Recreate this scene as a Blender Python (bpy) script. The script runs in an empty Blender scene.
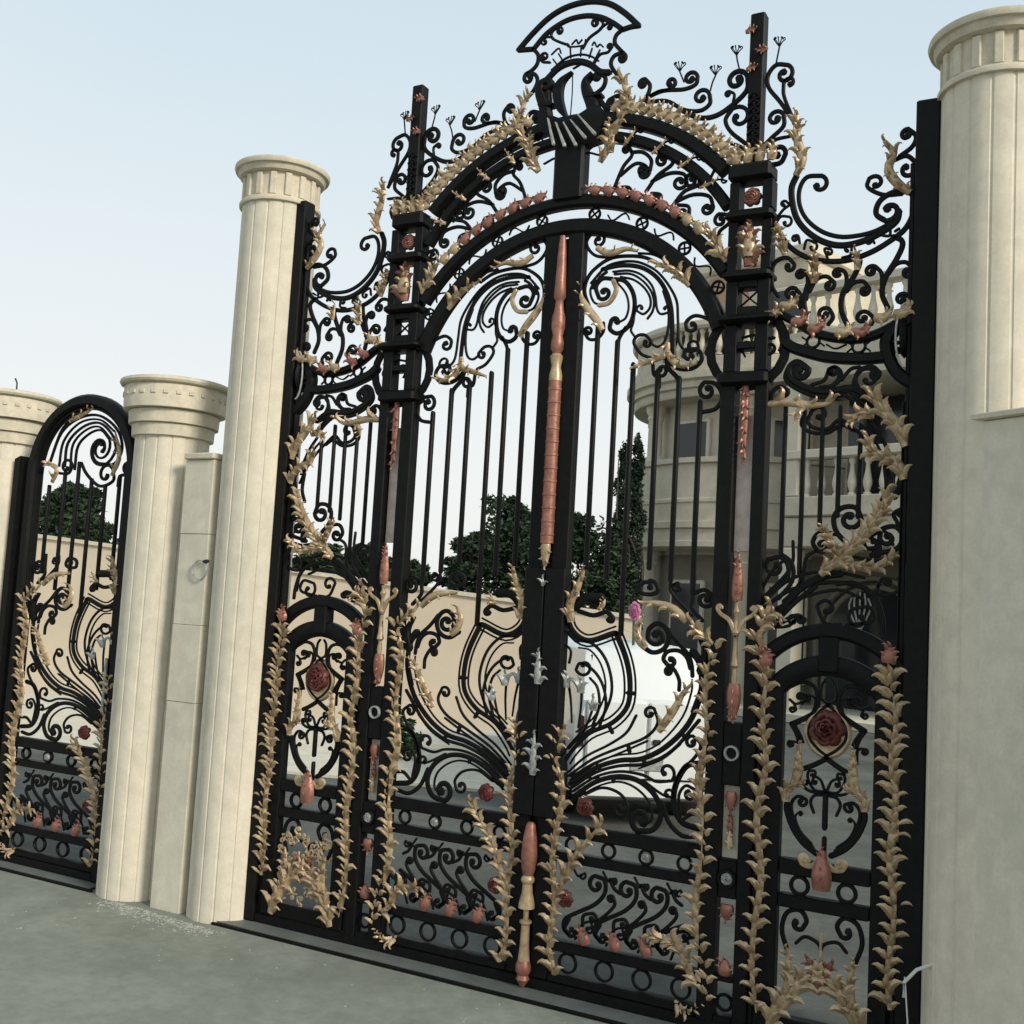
import bpy, math, random
from mathutils import Vector, Matrix
random.seed(7)
SC = bpy.context.scene
COL = SC.collection
PI = math.pi
S = 0.6            # gate units -> metres
ZG = -1.22         # ground level in gate units
# ---------------------------------------------------------------- camera
F = 1100.0
RC = ((0.8782500048853319, 0.4749234053041185, 0.05589890887301907),
      (0.0074185259639856505, 0.10334869402720136, -0.9946175209171568),
      (-0.4781442192386892, 0.8739375301113629, 0.08724275942112518))
CG = (3.69442950, -7.38855073, 1.52141741)
cam_d = bpy.data.cameras.new('camera'); cam = bpy.data.objects.new('camera', cam_d); COL.objects.link(cam)
cam_d.sensor_width = 36; cam_d.lens = F/1024*36; cam_d.clip_end = 600; cam_d.clip_start = 0.05
m = Matrix.Identity(4)
for i in range(3):
    m[i][0] = RC[0][i]; m[i][1] = -RC[1][i]; m[i][2] = -RC[2][i]
m[0][3] = CG[0]*S; m[1][3] = CG[1]*S; m[2][3] = (CG[2]-ZG)*S
cam.matrix_world = m
SC.camera = cam
CW = Vector((CG[0]*S, CG[1]*S, (CG[2]-ZG)*S))

def ray(px, py):
    a, b = (px-512)/F, (py-512)/F
    return [RC[0][i]*a + RC[1][i]*b + RC[2][i] for i in range(3)]
def un(px, py, Y=0.0):
    """point of the gate plane (gate units x, z) seen at a place of the photograph"""
    d = ray(px, py); t = (Y-CG[1])/d[1]
    return (CG[0]+d[0]*t, CG[2]+d[2]*t)
def yard(px, D):
    """ground point in metres on the sight line px at depth D metres"""
    yh = 608.5+.0562*(px-512); d = ray(px, yh)
    return Vector((CW.x+d[0]*D, CW.y+d[1]*D, 0))

# ---------------------------------------------------------------- materials
def mat(name, base, rough=.6, metal=0., noise=None, bump=0., streak=0., coat=0., spec=.5, fine=0.):
    M = bpy.data.materials.new(name); M.use_nodes = True
    nt = M.node_tree; b = nt.nodes['Principled BSDF']
    b.inputs['Roughness'].default_value = rough; b.inputs['Metallic'].default_value = metal
    b.inputs['Base Color'].default_value = (*base, 1)
    b.inputs['Specular IOR Level'].default_value = spec
    if coat: b.inputs['Coat Weight'].default_value = coat
    if noise:
        col2, scale, amt = noise
        tc = nt.nodes.new('ShaderNodeTexCoord'); n = nt.nodes.new('ShaderNodeTexNoise')
        n.inputs['Scale'].default_value = scale; n.inputs['Detail'].default_value = 6; n.inputs['Roughness'].default_value = .65
        mp = nt.nodes.new('ShaderNodeMapping')
        if streak: mp.inputs['Scale'].default_value = (1, 1, streak)
        nt.links.new(tc.outputs['Object'], mp.inputs[0]); nt.links.new(mp.outputs[0], n.inputs['Vector'])
        r = nt.nodes.new('ShaderNodeValToRGB'); r.color_ramp.elements[0].position = .5-amt; r.color_ramp.elements[1].position = .5+amt
        r.color_ramp.elements[0].color = (*col2, 1); r.color_ramp.elements[1].color = (*base, 1)
        nt.links.new(n.outputs['Fac'], r.inputs[0]); out = r.outputs[0]
        if fine:                                                  # grain, pores and blotches on top of the broad tone
            f1 = nt.nodes.new('ShaderNodeTexNoise'); f1.inputs['Scale'].default_value = scale*16; f1.inputs['Detail'].default_value = 8; f1.inputs['Roughness'].default_value = .75
            f2 = nt.nodes.new('ShaderNodeTexNoise'); f2.inputs['Scale'].default_value = scale*2.7; f2.inputs['Detail'].default_value = 5; f2.inputs['Distortion'].default_value = .6
            nt.links.new(tc.outputs['Object'], f1.inputs['Vector']); nt.links.new(tc.outputs['Object'], f2.inputs['Vector'])
            mm = nt.nodes.new('ShaderNodeMath'); mm.operation = 'MULTIPLY'; nt.links.new(f1.outputs['Fac'], mm.inputs[0]); nt.links.new(f2.outputs['Fac'], mm.inputs[1])
            mr = nt.nodes.new('ShaderNodeMapRange'); mr.inputs['From Min'].default_value = .13; mr.inputs['From Max'].default_value = .36; mr.inputs['To Min'].default_value = 1-.42*fine; mr.inputs['To Max'].default_value = 1+.14*fine
            nt.links.new(mm.outputs[0], mr.inputs['Value'])
            vm = nt.nodes.new('ShaderNodeVectorMath'); vm.operation = 'SCALE'; nt.links.new(out, vm.inputs[0]); nt.links.new(mr.outputs[0], vm.inputs['Scale']); out = vm.outputs[0]
        nt.links.new(out, b.inputs['Base Color'])
        if bump:
            bp = nt.nodes.new('ShaderNodeBump'); bp.inputs['Strength'].default_value = bump; bp.inputs['Distance'].default_value = .01
            nt.links.new(n.outputs['Fac'], bp.inputs['Height']); nt.links.new(bp.outputs[0], b.inputs['Normal'])
    return M
M = {}
M['iron'] = mat('black_iron', (.003, .0033, .0033), .5, 0, ((.007, .007, .0065), 26, .2), spec=.14)
M['gold'] = mat('antique_gold', (.62, .475, .30), .38, .22, ((.20, .125, .06), 16, .25), .25)
M['copper'] = mat('copper_paint', (.40, .175, .125), .42, .3, ((.17, .07, .048), 26, .24), .3)
M['rose'] = mat('rose_paint', (.15, .03, .022), .5, .1, ((.045, .012, .01), 22, .25))
M['silver'] = mat('silver_paint', (.46, .47, .45), .4, .3, ((.2, .21, .2), 30, .2))
M['stone'] = mat('cream_stone', (.72, .65, .515), .8, 0, ((.53, .49, .395), 5, .26), .12, .2, spec=.3, fine=.3)
M['stone_cap'] = mat('cream_stone_cap', (.66, .59, .455), .8, 0, ((.5, .455, .355), 10, .3), .12, spec=.3, fine=.35)
M['panel'] = mat('greyed_stone', (.70, .645, .52), .85, 0, ((.54, .51, .41), 4.5, .25), .1, .3, spec=.25, fine=.3)
M['ground'] = mat('concrete', (.285, .30, .248), .9, 0, ((.18, .195, .162), .8, .3), .3, spec=.25, fine=.55)
M['yard'] = mat('yard_paving', (.15, .155, .135), .92, 0, ((.09, .095, .085), .9, .2), .2, spec=.15, fine=.6)
M['sill'] = mat('sill_steel', (.15, .165, .15), .6, 0, ((.09, .1, .09), 6, .25), .1)
M['wall'] = mat('cream_wall', (.62, .52, .39), .85, 0, ((.50, .425, .32), 1.2, .25), .1)
M['villa'] = mat('villa_stone', (.60, .545, .42), .88, 0, ((.44, .40, .315), 1.6, .25), .15, spec=.25, fine=.3)
M['villa_trim'] = mat('villa_trim', (.63, .58, .455), .85, 0, ((.5, .46, .37), 2.5, .25), .1, spec=.25)
M['shaded_stone'] = mat('overhang_shade_stone', (.21, .195, .15), .85, 0, ((.14, .132, .105), 2.2, .25), .15, spec=.25)  # villa stone with the shade under the balconies put into its colour
M['inset'] = mat('pinkish_inset', (.66, .55, .49), .5, 0, ((.45, .34, .29), 18, .2), .15)
M['terracotta'] = mat('terracotta_render', (.40, .27, .18), .85, 0, ((.32, .22, .15), 3, .25))
M['glass'] = mat('dark_glass', (.015, .018, .02), .12)
M['van'] = mat('white_paint', (.72, .74, .72), .25, 0, ((.66, .68, .66), 2, .3), 0, 0, .4)
M['rubber'] = mat('black_rubber', (.012, .012, .012), .7)
M['lamp'] = mat('red_lamp_glass', (.03, .006, .006), .2)
M['bark'] = mat('bark', (.07, .055, .04), .9, 0, ((.035, .028, .02), 12, .2), .4)
M['leaf'] = mat('dark_leaf', (.042, .068, .034), .7, 0, ((.018, .03, .018), 2.2, .18), spec=.2)
M['leaf2'] = mat('cypress_leaf', (.03, .046, .03), .7, 0, ((.014, .024, .017), 3, .2), spec=.2)
M['leaf3'] = mat('shrub_leaf', (.045, .095, .035), .55, 0, ((.02, .045, .02), 5, .2))
M['pink'] = mat('pink_petal', (.50, .17, .30), .6, 0, ((.32, .09, .18), 9, .2))
M['white'] = mat('white_plastic', (.55, .55, .51), .6)
M['rubble'] = mat('pale_rubble', (.40, .40, .345), .9, 0, ((.24, .25, .21), 20, .2))

# ---------------------------------------------------------------- object helpers
def empty(name, loc, label, cat, group=None):
    o = bpy.data.objects.new(name, None); o.empty_display_size = .2; COL.objects.link(o); o.location = loc
    o['label'] = label; o['category'] = cat; o['kind'] = 'thing'
    if group: o['group'] = group
    return o
ROOT = {}
def rootloc(o):
    while o.parent: o = o.parent
    return o.location
def tag(o, label, cat, group=None, kind=None):
    if label: o['label'] = label
    if cat: o['category'] = cat
    if group: o['group'] = group
    o['kind'] = kind or 'thing'
    return o
def link(name, V, Fc, material, parent=None, smooth=True, flip=False, raw=False):
    """V in gate units (raw: metres)"""
    me = bpy.data.meshes.new(name)
    off = rootloc(parent) if parent else Vector((0, 0, 0))
    if raw: W = [(v[0]-off[0], v[1]-off[1], v[2]-off[2]) for v in V]
    else: W = [(v[0]*S-off[0], v[1]*S-off[1], (v[2]-ZG)*S-off[2]) for v in V]
    if flip: Fc = [tuple(reversed(f)) for f in Fc]
    me.from_pydata(W, [], Fc); me.materials.append(material)
    if smooth:
        me.polygons.foreach_set('use_smooth', [True]*len(me.polygons))
        try: me.set_sharp_from_angle(angle=math.radians(38))
        except Exception: pass
    me.update()
    o = bpy.data.objects.new(name, me); COL.objects.link(o)
    if parent: o.parent = parent
    return o
class MB:
    def __init__(s): s.V = []; s.F = []
    def add(s, V, Fc):
        n = len(s.V); s.V += V; s.F += [tuple(i+n for i in f) for f in Fc]; return s
    def box(s, x0, x1, y0, y1, z0, z1, bev=0.0):
        if bev <= 0:
            V = [(x, y, z) for x in (x0, x1) for y in (y0, y1) for z in (z0, z1)]
            s.add(V, [(0, 1, 3, 2), (4, 6, 7, 5), (0, 4, 5, 1), (2, 3, 7, 6), (0, 2, 6, 4), (1, 5, 7, 3)]); return s
        b = min(bev, (x1-x0)/2.1, (y1-y0)/2.1, (z1-z0)/2.1)
        R = []
        for z, i in ((z0, b), (z0+b, 0), (z1-b, 0), (z1, b)):
            X0, X1, Y0, Y1 = x0+i, x1-i, y0+i, y1-i
            R.append([(X0+b, Y0, z), (X1-b, Y0, z), (X1, Y0+b, z), (X1, Y1-b, z), (X1-b, Y1, z), (X0+b, Y1, z), (X0, Y1-b, z), (X0, Y0+b, z)])
        V = [p for r in R for p in r]; Fc = []
        for k in range(3):
            for i in range(8):
                j = (i+1) % 8; Fc.append((k*8+i, k*8+j, k*8+8+j, k*8+8+i))
        Fc += [tuple(range(7, -1, -1)), tuple(range(24, 32))]
        s.add(V, Fc); return s
    def lathe(s, prof, cx, cy, n=24, a0=0., a1=2*PI):
        full = abs(a1-a0-2*PI) < 1e-6; m = n if full else n+1
        V = []; Fc = []
        for r, z in prof:
            for i in range(m):
                a = a0+(a1-a0)*i/n; V.append((cx+r*math.cos(a), cy+r*math.sin(a), z))
        for k in range(len(prof)-1):
            for i in range(n):
                j = (i+1) % m; Fc.append((k*m+i, k*m+j, (k+1)*m+j, (k+1)*m+i))
        if full:
            Fc.append(tuple(range(m-1, -1, -1))); q = (len(prof)-1)*m; Fc.append(tuple(range(q, q+m)))
        s.add(V, Fc); return s
    def tube(s, P, r, n=8):
        P = [Vector(p) for p in P]; V = []; Fc = []
        rr = r if isinstance(r, (list, tuple)) else [r]*len(P)
        up = Vector((0, 0, 1))
        for k, p in enumerate(P):
            t = (P[min(k+1, len(P)-1)]-P[max(k-1, 0)]).normalized()
            a = t.cross(up if abs(t.z) < .95 else Vector((1, 0, 0))).normalized(); b = a.cross(t)
            for i in range(n):
                th = 2*PI*i/n; q = p+(a*math.cos(th)+b*math.sin(th))*rr[k]; V.append(tuple(q))
        for k in range(len(P)-1):
            for i in range(n):
                j = (i+1) % n; Fc.append((k*n+i, k*n+j, (k+1)*n+j, (k+1)*n+i))
        Fc += [tuple(range(n-1, -1, -1)), tuple(range((len(P)-1)*n, len(P)*n))]
        s.add(V, Fc); return s
    def map(s, fn): s.V = [fn(v) for v in s.V]; return s
    def build(s, name, material, parent=None, smooth=True, raw=False, flip=False):
        return link(name, s.V, s.F, material, parent, smooth, flip, raw)

# ---------------------------------------------------------------- drawing in the gate plane
CROPS = dict(c4=(380, 0, 300), c5=(640, 0, 300), c6=(540, 200, 300), g2=(570, 230, 130), b5=(540, 560, 260), c3=(560, 720, 160), c2=(560, 600, 160),
             c8=(500, 764, 260), p6=(740, 500, 260), q6=(760, 360, 160), c7=(740, 764, 260), d=(760, 230, 170), ct=(500, 0, 160), s1=(770, 660, 130),
             s2=(770, 760, 130), f1=(560, 850, 160), h1=(680, 560, 120), px=(0, 0, 1024), c9=(690, 140, 120), sg=(0, 340, 340), F=(380, 560, 340), l1=(290, 380, 110), l2=(240, 380, 260))
def tp(crop, pts, Y=0.):
    x0, y0, s = CROPS[crop]
    return [un(x0+a*s/1024, y0+b*s/1024, Y) for a, b in pts]
def smooth(P, k=5):
    if len(P) < 3: return [P[0], ((P[0][0]+P[1][0])/2, (P[0][1]+P[1][1])/2), P[1]]
    Q = [(2*P[0][0]-P[1][0], 2*P[0][1]-P[1][1])]+list(P)+[(2*P[-1][0]-P[-2][0], 2*P[-1][1]-P[-2][1])]
    out = []
    for i in range(1, len(Q)-2):
        for j in range(k):
            t = j/k
            out.append(tuple(.5*(2*Q[i][c]+(Q[i+1][c]-Q[i-1][c])*t+(2*Q[i-1][c]-5*Q[i][c]+4*Q[i+1][c]-Q[i+2][c])*t*t+(3*Q[i][c]-Q[i-1][c]-3*Q[i+1][c]+Q[i+2][c])*t**3) for c in (0, 1)))
    out.append(tuple(P[-1])); return out
def spiral(P, Cc, turns):
    """continue the smoothed line P round the centre Cc"""
    e = P[-1]; t = (P[-1][0]-P[-2][0], P[-1][1]-P[-2][1])
    rx, ry = e[0]-Cc[0], e[1]-Cc[1]; r0 = math.hypot(rx, ry); a0 = math.atan2(ry, rx)
    sg = 1 if rx*t[1]-ry*t[0] > 0 else -1
    n = max(8, int(22*turns)); out = []
    for i in range(1, n+1):
        u = i/n; r = r0*(1-.74*u**.9); a = a0+sg*u*turns*2*PI
        out.append((Cc[0]+r*math.cos(a), Cc[1]+r*math.sin(a)))
    return out
def stroke(pts, w=.034, d=.034, cA=None, cB=None, taper=(1, 1), Y=0., sharp=False, ends=True):
    """a forged bar along pts (gate plane); cA / cB = (centre, turns) of a curled end.  -> (V, F)"""
    P = [tuple(p) for p in pts] if sharp else smooth(pts)
    closed = sharp and math.hypot(P[0][0]-P[-1][0], P[0][1]-P[-1][1]) < 1e-6
    if closed: P = P[:-1]; ends = False
    nA = nB = 0
    if cB: q = spiral(P, cB[0], cB[1]); nB = len(q); P = P+q
    if cA: q = spiral(P[::-1], cA[0], cA[1]); nA = len(q); P = q[::-1]+P
    n = len(P); W = []
    for i in range(n):
        u = i/(n-1); f = taper[0]+(taper[1]-taper[0])*u
        if cB and n-1-i < nB*.3: f *= 1+.75*(1-(n-1-i)/(nB*.3))
        if cA and i < nA*.3: f *= 1+.75*(1-i/(nA*.3))
        W.append(w/2*f)
    # rounded ends
    def ext(i, j, s):
        dx, dz = P[i][0]-P[j][0], P[i][1]-P[j][1]; L = math.hypot(dx, dz) or 1
        return (P[i][0]+dx/L*s, P[i][1]+dz/L*s)
    if ends: P = [ext(0, 1, W[0]*.7)]+P+[ext(n-1, n-2, W[-1]*.7)]; W = [W[0]*.45]+W+[W[-1]*.45]; n += 2
    prof = [(-1, -.55), (-.6, -1), (.6, -1), (1, -.55), (1, .55), (.6, 1), (-.6, 1), (-1, .55)]
    V = []; Fc = []
    for i in range(n):
        a, b = P[max(i-1, 0)], P[min(i+1, n-1)]
        if closed: a, b = P[(i-1) % n], P[(i+1) % n]
        dx, dz = b[0]-a[0], b[1]-a[1]; L = math.hypot(dx, dz) or 1
        nx, nz = -dz/L, dx/L
        for u, v in prof: V.append((P[i][0]+nx*u*W[i], Y+v*d/2, P[i][1]+nz*u*W[i]))
    for i in range(n if closed else n-1):
        q = (i+1) % n
        for k in range(8):
            j = (k+1) % 8; Fc.append((i*8+k, i*8+j, q*8+j, q*8+k))
    if not closed: Fc += [tuple(range(7, -1, -1)), tuple(range((n-1)*8, n*8))]
    return V, Fc
def arc(cx, cz, r, a0, a1, n=24, rz=None):
    rz = rz or r
    return [(cx+r*math.cos(math.radians(a0+(a1-a0)*i/n)), cz+rz*math.sin(math.radians(a0+(a1-a0)*i/n))) for i in range(n+1)]
def acanthus(path, wide=.11, lobes=6, body=.028, Y=-.03, sides=(1, -1), lift=.05, fall=.35, seed=1, ang=52, tip=True):
    """a cast acanthus spray: a ridged stem with curling toothed lobes either side"""
    rnd = random.Random(seed)
    P = smooth(path, 6); n = len(P)
    L = [0]
    for i in range(1, n): L.append(L[-1]+math.hypot(P[i][0]-P[i-1][0], P[i][1]-P[i-1][1]))
    T = L[-1]
    def at(u):
        s = u*T; i = 1
        while i < n-1 and L[i] < s: i += 1
        f = (s-L[i-1])/max(1e-9, L[i]-L[i-1]); a, b = P[i-1], P[i]
        dx, dz = b[0]-a[0], b[1]-a[1]; q = math.hypot(dx, dz) or 1
        return (a[0]+dx*f, a[1]+dz*f), (dx/q, dz/q)
    mb = MB()
    N = max(8, n//2)
    V = []; Fc = []
    for i in range(N+1):
        u = i/N; p, t = at(u); r = body*(.55+.6*math.sin(PI*min(1, u*.9+.12)))*(1-fall*u)
        for k in range(7):
            a = PI*k/6
            V.append((p[0]-t[1]*r*math.cos(a), Y-r*.8*math.sin(a), p[1]+t[0]*r*math.cos(a)))
    for i in range(N):
        for k in range(6): Fc.append((i*7+k, i*7+k+1, i*7+8+k, i*7+7+k))
    for i in range(N): Fc.append((i*7+6, i*7, i*7+7, i*7+13))
    mb.add(V, Fc)
    def lobe(p, d, s, Ln, b, lf, bend=1.5, y0=0., curl=.5):
        V = []; Fc = []; ca = math.atan2(d[1], d[0]); x, z = p; NU = 10
        prof = (.85, 1.0, .84, 1.06, .80, .96, .66, .70, .42, .26, .05); k1 = rnd.uniform(.85, 1.2)
        for i in range(NU+1):
            u = i/NU
            aa = ca + s*bend*u**2.2*k1
            if i: x += math.cos(aa)*Ln/NU; z += math.sin(aa)*Ln/NU
            y = Y-y0-.008-lf*math.sin(PI*min(1, u*.8+.02))-lf*curl*u**2.5
            w = b*prof[i]; nx, nz = -math.sin(aa), math.cos(aa)
            for v, dy in ((-1, .62), (-.5, .16), (0, -.22), (.5, .16), (1, .62)):
                V.append((x+nx*w*v, y+dy*w, z+nz*w*v))
            V.append((x, y+.016+b*.2*prof[i], z))
        for i in range(NU):
            q = i*6
            for k in range(4): Fc.append((q+k, q+k+1, q+k+7, q+k+6))
            Fc.append((q+4, q+5, q+11, q+10)); Fc.append((q+5, q, q+6, q+11))
        Fc.append((5, 4, 3, 2, 1, 0)); q = NU*6; Fc.append(tuple(q+k for k in range(6)))
        mb.add(V, Fc)
    for k in range(lobes):
        u0 = (k+.2+rnd.uniform(-.1, .1))/lobes
        for s in sides:
            u = min(.96, max(.0, u0+(.22 if s > 0 else -.12)/lobes)); p, t = at(u)
            g = 1-fall*u
            a = math.radians((ang-40)+rnd.uniform(-8, 8))*s
            d = (t[0]*math.cos(a)-t[1]*math.sin(a), t[0]*math.sin(a)+t[1]*math.cos(a))
            Ln = wide*1.28*g*rnd.uniform(.72, 1.25)
            lobe((p[0]-t[1]*s*body*.35, p[1]+t[0]*s*body*.35), d, s, Ln, Ln*.21, lift*rnd.uniform(.5, .9), 1.7)
        if len(sides) > 1 and lobes > 2:                         # the middle leaf, lying over the stem and nodding forward
            p, t = at(min(.97, u0+.35/lobes)); s = rnd.choice((-1, 1)); a = rnd.uniform(-.12, .12)
            d = (t[0]*math.cos(a)-t[1]*math.sin(a), t[0]*math.sin(a)+t[1]*math.cos(a)); Ln = wide*(1-fall*u0)*rnd.uniform(.65, 1.1)
            lobe(p, d, s, Ln*.85, Ln*.20, lift*.5, .5, body*.5, 1.2)
    if tip:
        p, t = at(1.); lobe(p, t, rnd.choice((-1, 1)), wide*.8*(1-fall*.6), wide*.2*(1-fall*.6), lift*.7)
    return mb
def rosette(cx, cz, r, Y=-.05, seed=3):
    mb = MB(); rnd = random.Random(seed)
    for ring, (cnt, rr, sz, yy) in enumerate(((7, .70, .62, 0), (6, .48, .52, -.10), (5, .28, .42, -.2), (3, .12, .28, -.28))):
        for k in range(cnt):
            a = 2*PI*(k+ring*.37)/cnt+rnd.uniform(-.15, .15); V = []; Fc = []; til = rnd.uniform(-.25, .1); ps = rnd.uniform(.88, 1.1)
            for i in range(5):
                for j in range(5):
                    u = (j/4-.5)*2; v = i/4
                    rad = r*(rr-.34*sz+v*sz*.85*ps-.20*u*u*v); th = a+u*.86*sz/(rr+.32)*(.55+.6*math.sin(v*2.2))
                    y = Y+r*(yy-.20*math.sin(v*2.6)+.24*v**4+til*(v-.4)-.12*u*u*v)-(.05*r*u)
                    V.append((cx+rad*math.cos(th), y, cz+rad*math.sin(th)))
            for i in range(5):
                for j in range(5):
                    q = V[i*5+j]; V.append((q[0], q[1]+.03*r+.012, q[2]))
            for i in range(4):
                for j in range(4):
                    q = i*5+j; Fc.append((q, q+1, q+6, q+5)); Fc.append((25+q+5, 25+q+6, 25+q+1, 25+q))
            for i in range(4):
                for a_, b_ in (((i*5), (i+1)*5), ((i+1)*5+4, i*5+4), (20+i+1, 20+i), (i, i+1)): Fc.append((b_, a_, a_+25, b_+25))
            mb.add(V, Fc)
    return mb
class Side:
    """draws right-hand ironwork as traced, mirrored to the left or carried to the small gate"""
    def __init__(s, root, fx=lambda x: x, fz=lambda z: z, flip=False, fxz=None):
        s.fxz = fxz; s.root = root; s.fx = fx; s.fz = fz; s.flip = flip; s.seed = 10
    def put(s, mb, name, m, parent=None, smooth=True):
        if isinstance(mb, tuple): q = MB(); q.add(*mb); mb = q
        mb.map(lambda v: (s.fxz(v[0], v[2]) if s.fxz else s.fx(v[0]), v[1], s.fz(v[2])))
        return mb.build(name, m, parent or s.root, smooth, flip=s.flip)
    def st(s, crop, pts, w=.034, cA=None, cB=None, taper=(1, 1), d=None, Y=0., name='scroll', m='iron', sharp=False, turns=.95, parent=None):
        f = lambda c: None if c is None else (tp(crop, [c[:2]])[0], c[2] if len(c) > 2 else turns)
        return s.put(stroke(tp(crop, pts), w, d or max(.022, w*.7), f(cA), f(cB), taper, Y, sharp), name, M[m], parent)
    def ac(s, crop, pts, wide=.11, lobes=6, m='gold', name='acanthus_spray', **k):
        s.seed += 1; P = tp(crop, pts)
        if name == 'garland':                                     # the stem winds a little from side to side
            Q = smooth(P, 6); P = []
            for i in range(0, len(Q), 2):
                a, b = Q[max(i-1, 0)], Q[min(i+1, len(Q)-1)]; L = math.hypot(b[0]-a[0], b[1]-a[1]) or 1; o = .022*math.sin(i*.42+s.seed)
                P.append((Q[i][0]-(b[1]-a[1])/L*o, Q[i][1]+(b[0]-a[0])/L*o))
        return s.put(acanthus(P, wide, lobes, seed=s.seed, **k), name, M[m])
    def para(s, crop, pts, off, w=.02, **k):
        Q = smooth(tp(crop, pts), 4); P = []
        for i in range(len(Q)):
            a, b = Q[max(i-1, 0)], Q[min(i+1, len(Q)-1)]; L = math.hypot(b[0]-a[0], b[1]-a[1]) or 1
            P.append((Q[i][0]-(b[1]-a[1])/L*off, Q[i][1]+(b[0]-a[0])/L*off))
        return s.put(stroke(P, w, .016, taper=k.get('taper', (1, 1)), sharp=True), 'sheaf_bar', M['iron'])
    def box(s, name, x0, x1, y0, y1, z0, z1, m='iron', bev=.008, parent=None):
        return s.put(MB().box(x0, x1, y0, y1, z0, z1, bev), name, M[m], parent, True)
    def ring(s, cx, cz, r, w=.022, name='ring', m='iron', Y=0., rz=None):
        return s.put(stroke(arc(cx, cz, r, 0, 360, 20, rz), w, .03, Y=Y, sharp=True), name, M[m])
# ================================================================= gate surround: posts, overthrow, crest
sur = empty('gate_surround', (0, 0, 0), 'black iron gate surround with twin posts, double arch and crescent crest between tall columns', 'gate frame')
MIR = lambda root: Side(root, lambda x: -x, flip=True)
def surround_side(D):
    # outer post beside the column
    D.box('hinge_post', 2.55, 2.70, -.07, .07, -1.19, 5.0)
    D.box('hinge_post_flange', 2.515, 2.548, -.03, .03, -1.19, 4.6)
    # twin uprights with collars, caps and framed windows
    D.box('upright', 1.285, 1.40, -.055, .055, -1.19, 3.2)
    D.box('upright', 1.53, 1.625, -.055, .055, -1.19, 3.2)
    D.box('finial_post', 1.40, 1.505, -.05, .05, 4.78, 5.86)
    D.box('post_cap', 1.29, 1.60, -.10, .10, 4.62, 4.74, bev=.02)
    D.box('collar', 1.28, 1.62, -.11, .11, 4.33, 4.40, bev=.02)
    D.box('collar', 1.28, 1.62, -.11, .11, 3.90, 3.965, bev=.02)
    def window(z0, z1, a=.07):
        for nm, b in (('post_side', (1.30, 1.455-a, z0, z1)), ('post_side', (1.455+a, 1.61, z0, z1))):
            D.box(nm, b[0], b[1], -.06, .06, b[2], b[3], bev=.004)
    window(4.405, 4.615, .08); window(3.97, 4.325, .085); window(3.655, 3.895, .07)
    D.box('post_rail', 1.387, 1.523, -.058, .058, 3.655, 3.71, bev=.004); D.box('post_rail', 1.387, 1.523, -.058, .058, 3.845, 3.895, bev=.004)
    D.box('collar', 1.25, 1.66, -.12, .12, 3.585, 3.65, bev=.025)
    window(3.25, 3.58, .065)
    D.box('post_rail', 1.392, 1.518, -.058, .058, 3.41, 3.46, bev=.004)
    D.box('collar', 1.265, 1.625, -.10, .10, 3.15, 3.245, bev=.02)
    D.ring(1.455, 3.42, .27, .065, name='ring_arc', Y=.0)
    D.st('c6', [(800, 470), (770, 480), (765, 520)], .022, cB=(785, 505)); D.st('c6', [(690, 470), (745, 470), (760, 590)], .018)
    D.st('c6', [(700, 535), (685, 500), (700, 485)], .014, cB=(708, 498)); D.st('c6', [(735, 470), (730, 500), (715, 510)], .012)
    for a in ((1.385, 3.72, 1.525, 3.84), (1.385, 3.84, 1.525, 3.72)):
        D.put(stroke([a[:2], a[2:]], .012, .02), 'cross_bar', M['iron'])
    # copper and gold castings in the slot
    D.put(rosette(1.455, 4.51, .07, -.03), 'rosette', M['copper'])
    D.put(acanthus([(1.455, 4.0), (1.455, 4.29)], .10, 3, .05, -.03, ang=60, seed=4), 'leaf_casting', M['copper'])
    D.put(acanthus([(1.455, 4.06), (1.455, 4.24)], .085, 2, .05, -.06, ang=75, seed=9), 'leaf_casting', M['gold'])
    D.put(acanthus([(1.46, 3.16), (1.462, 2.9), (1.463, 2.62)], .055, 6, .03, -.03, fall=.3, ang=40, lift=.03, seed=5), 'pendant', M['copper'])
    fleur = D.put(acanthus([(1.463, 1.66), (1.463, 1.83), (1.463, 1.98)], .05, 5, .045, -.05, fall=.55, ang=28, lift=.02, seed=6), 'finial', M['copper'])
    prof = [(.004, 1.66), (.02, 1.65), (.012, 1.62), (.026, 1.585), (.012, 1.55), (.018, 1.46), (.028, 1.44), (.014, 1.42), (.02, 1.27), (.03, 1.22), (.012, 1.2), (.022, 1.14), (.01, 1.06)]
    D.put(MB().lathe(prof, 1.463, -.05, 12), 'baluster', M['gold'])
    for s in (-1, 1):
        D.put(stroke([(1.463, 1.42), (1.463+s*.045, 1.52), (1.463+s*.11, 1.565), (1.463+s*.135, 1.60)], .032, .03, cB=((1.463+s*.115, 1.61), .6), Y=-.05, taper=(1, .7)), 'curled_arm', M['gold'])
    D.put(acanthus([(1.462, 1.10), (1.462, .86)], .05, 4, .05, -.04, fall=.3, ang=35, lift=.02, seed=8), 'pendant', M['copper'])
    D.box('plate', 1.40, 1.53, -.045, .045, .42, .84)
    D.put(stroke(arc(1.465, .635, .045, 0, 360, 16), .016, .03, Y=-.055, sharp=True), 'ring', M['silver'])
    D.box('plate', 1.40, 1.53, -.045, .045, -.32, -.07)
    D.put(stroke(arc(1.465, -.19, .055, 0, 360, 16), .018, .03, Y=-.055, sharp=True), 'ring', M['iron'])
    D.put(rosette(1.465, -.19, .045, -.055), 'rosette', M['silver'])
    D.box('plate', 1.40, 1.53, -.045, .045, -.86, -.82)
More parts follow.
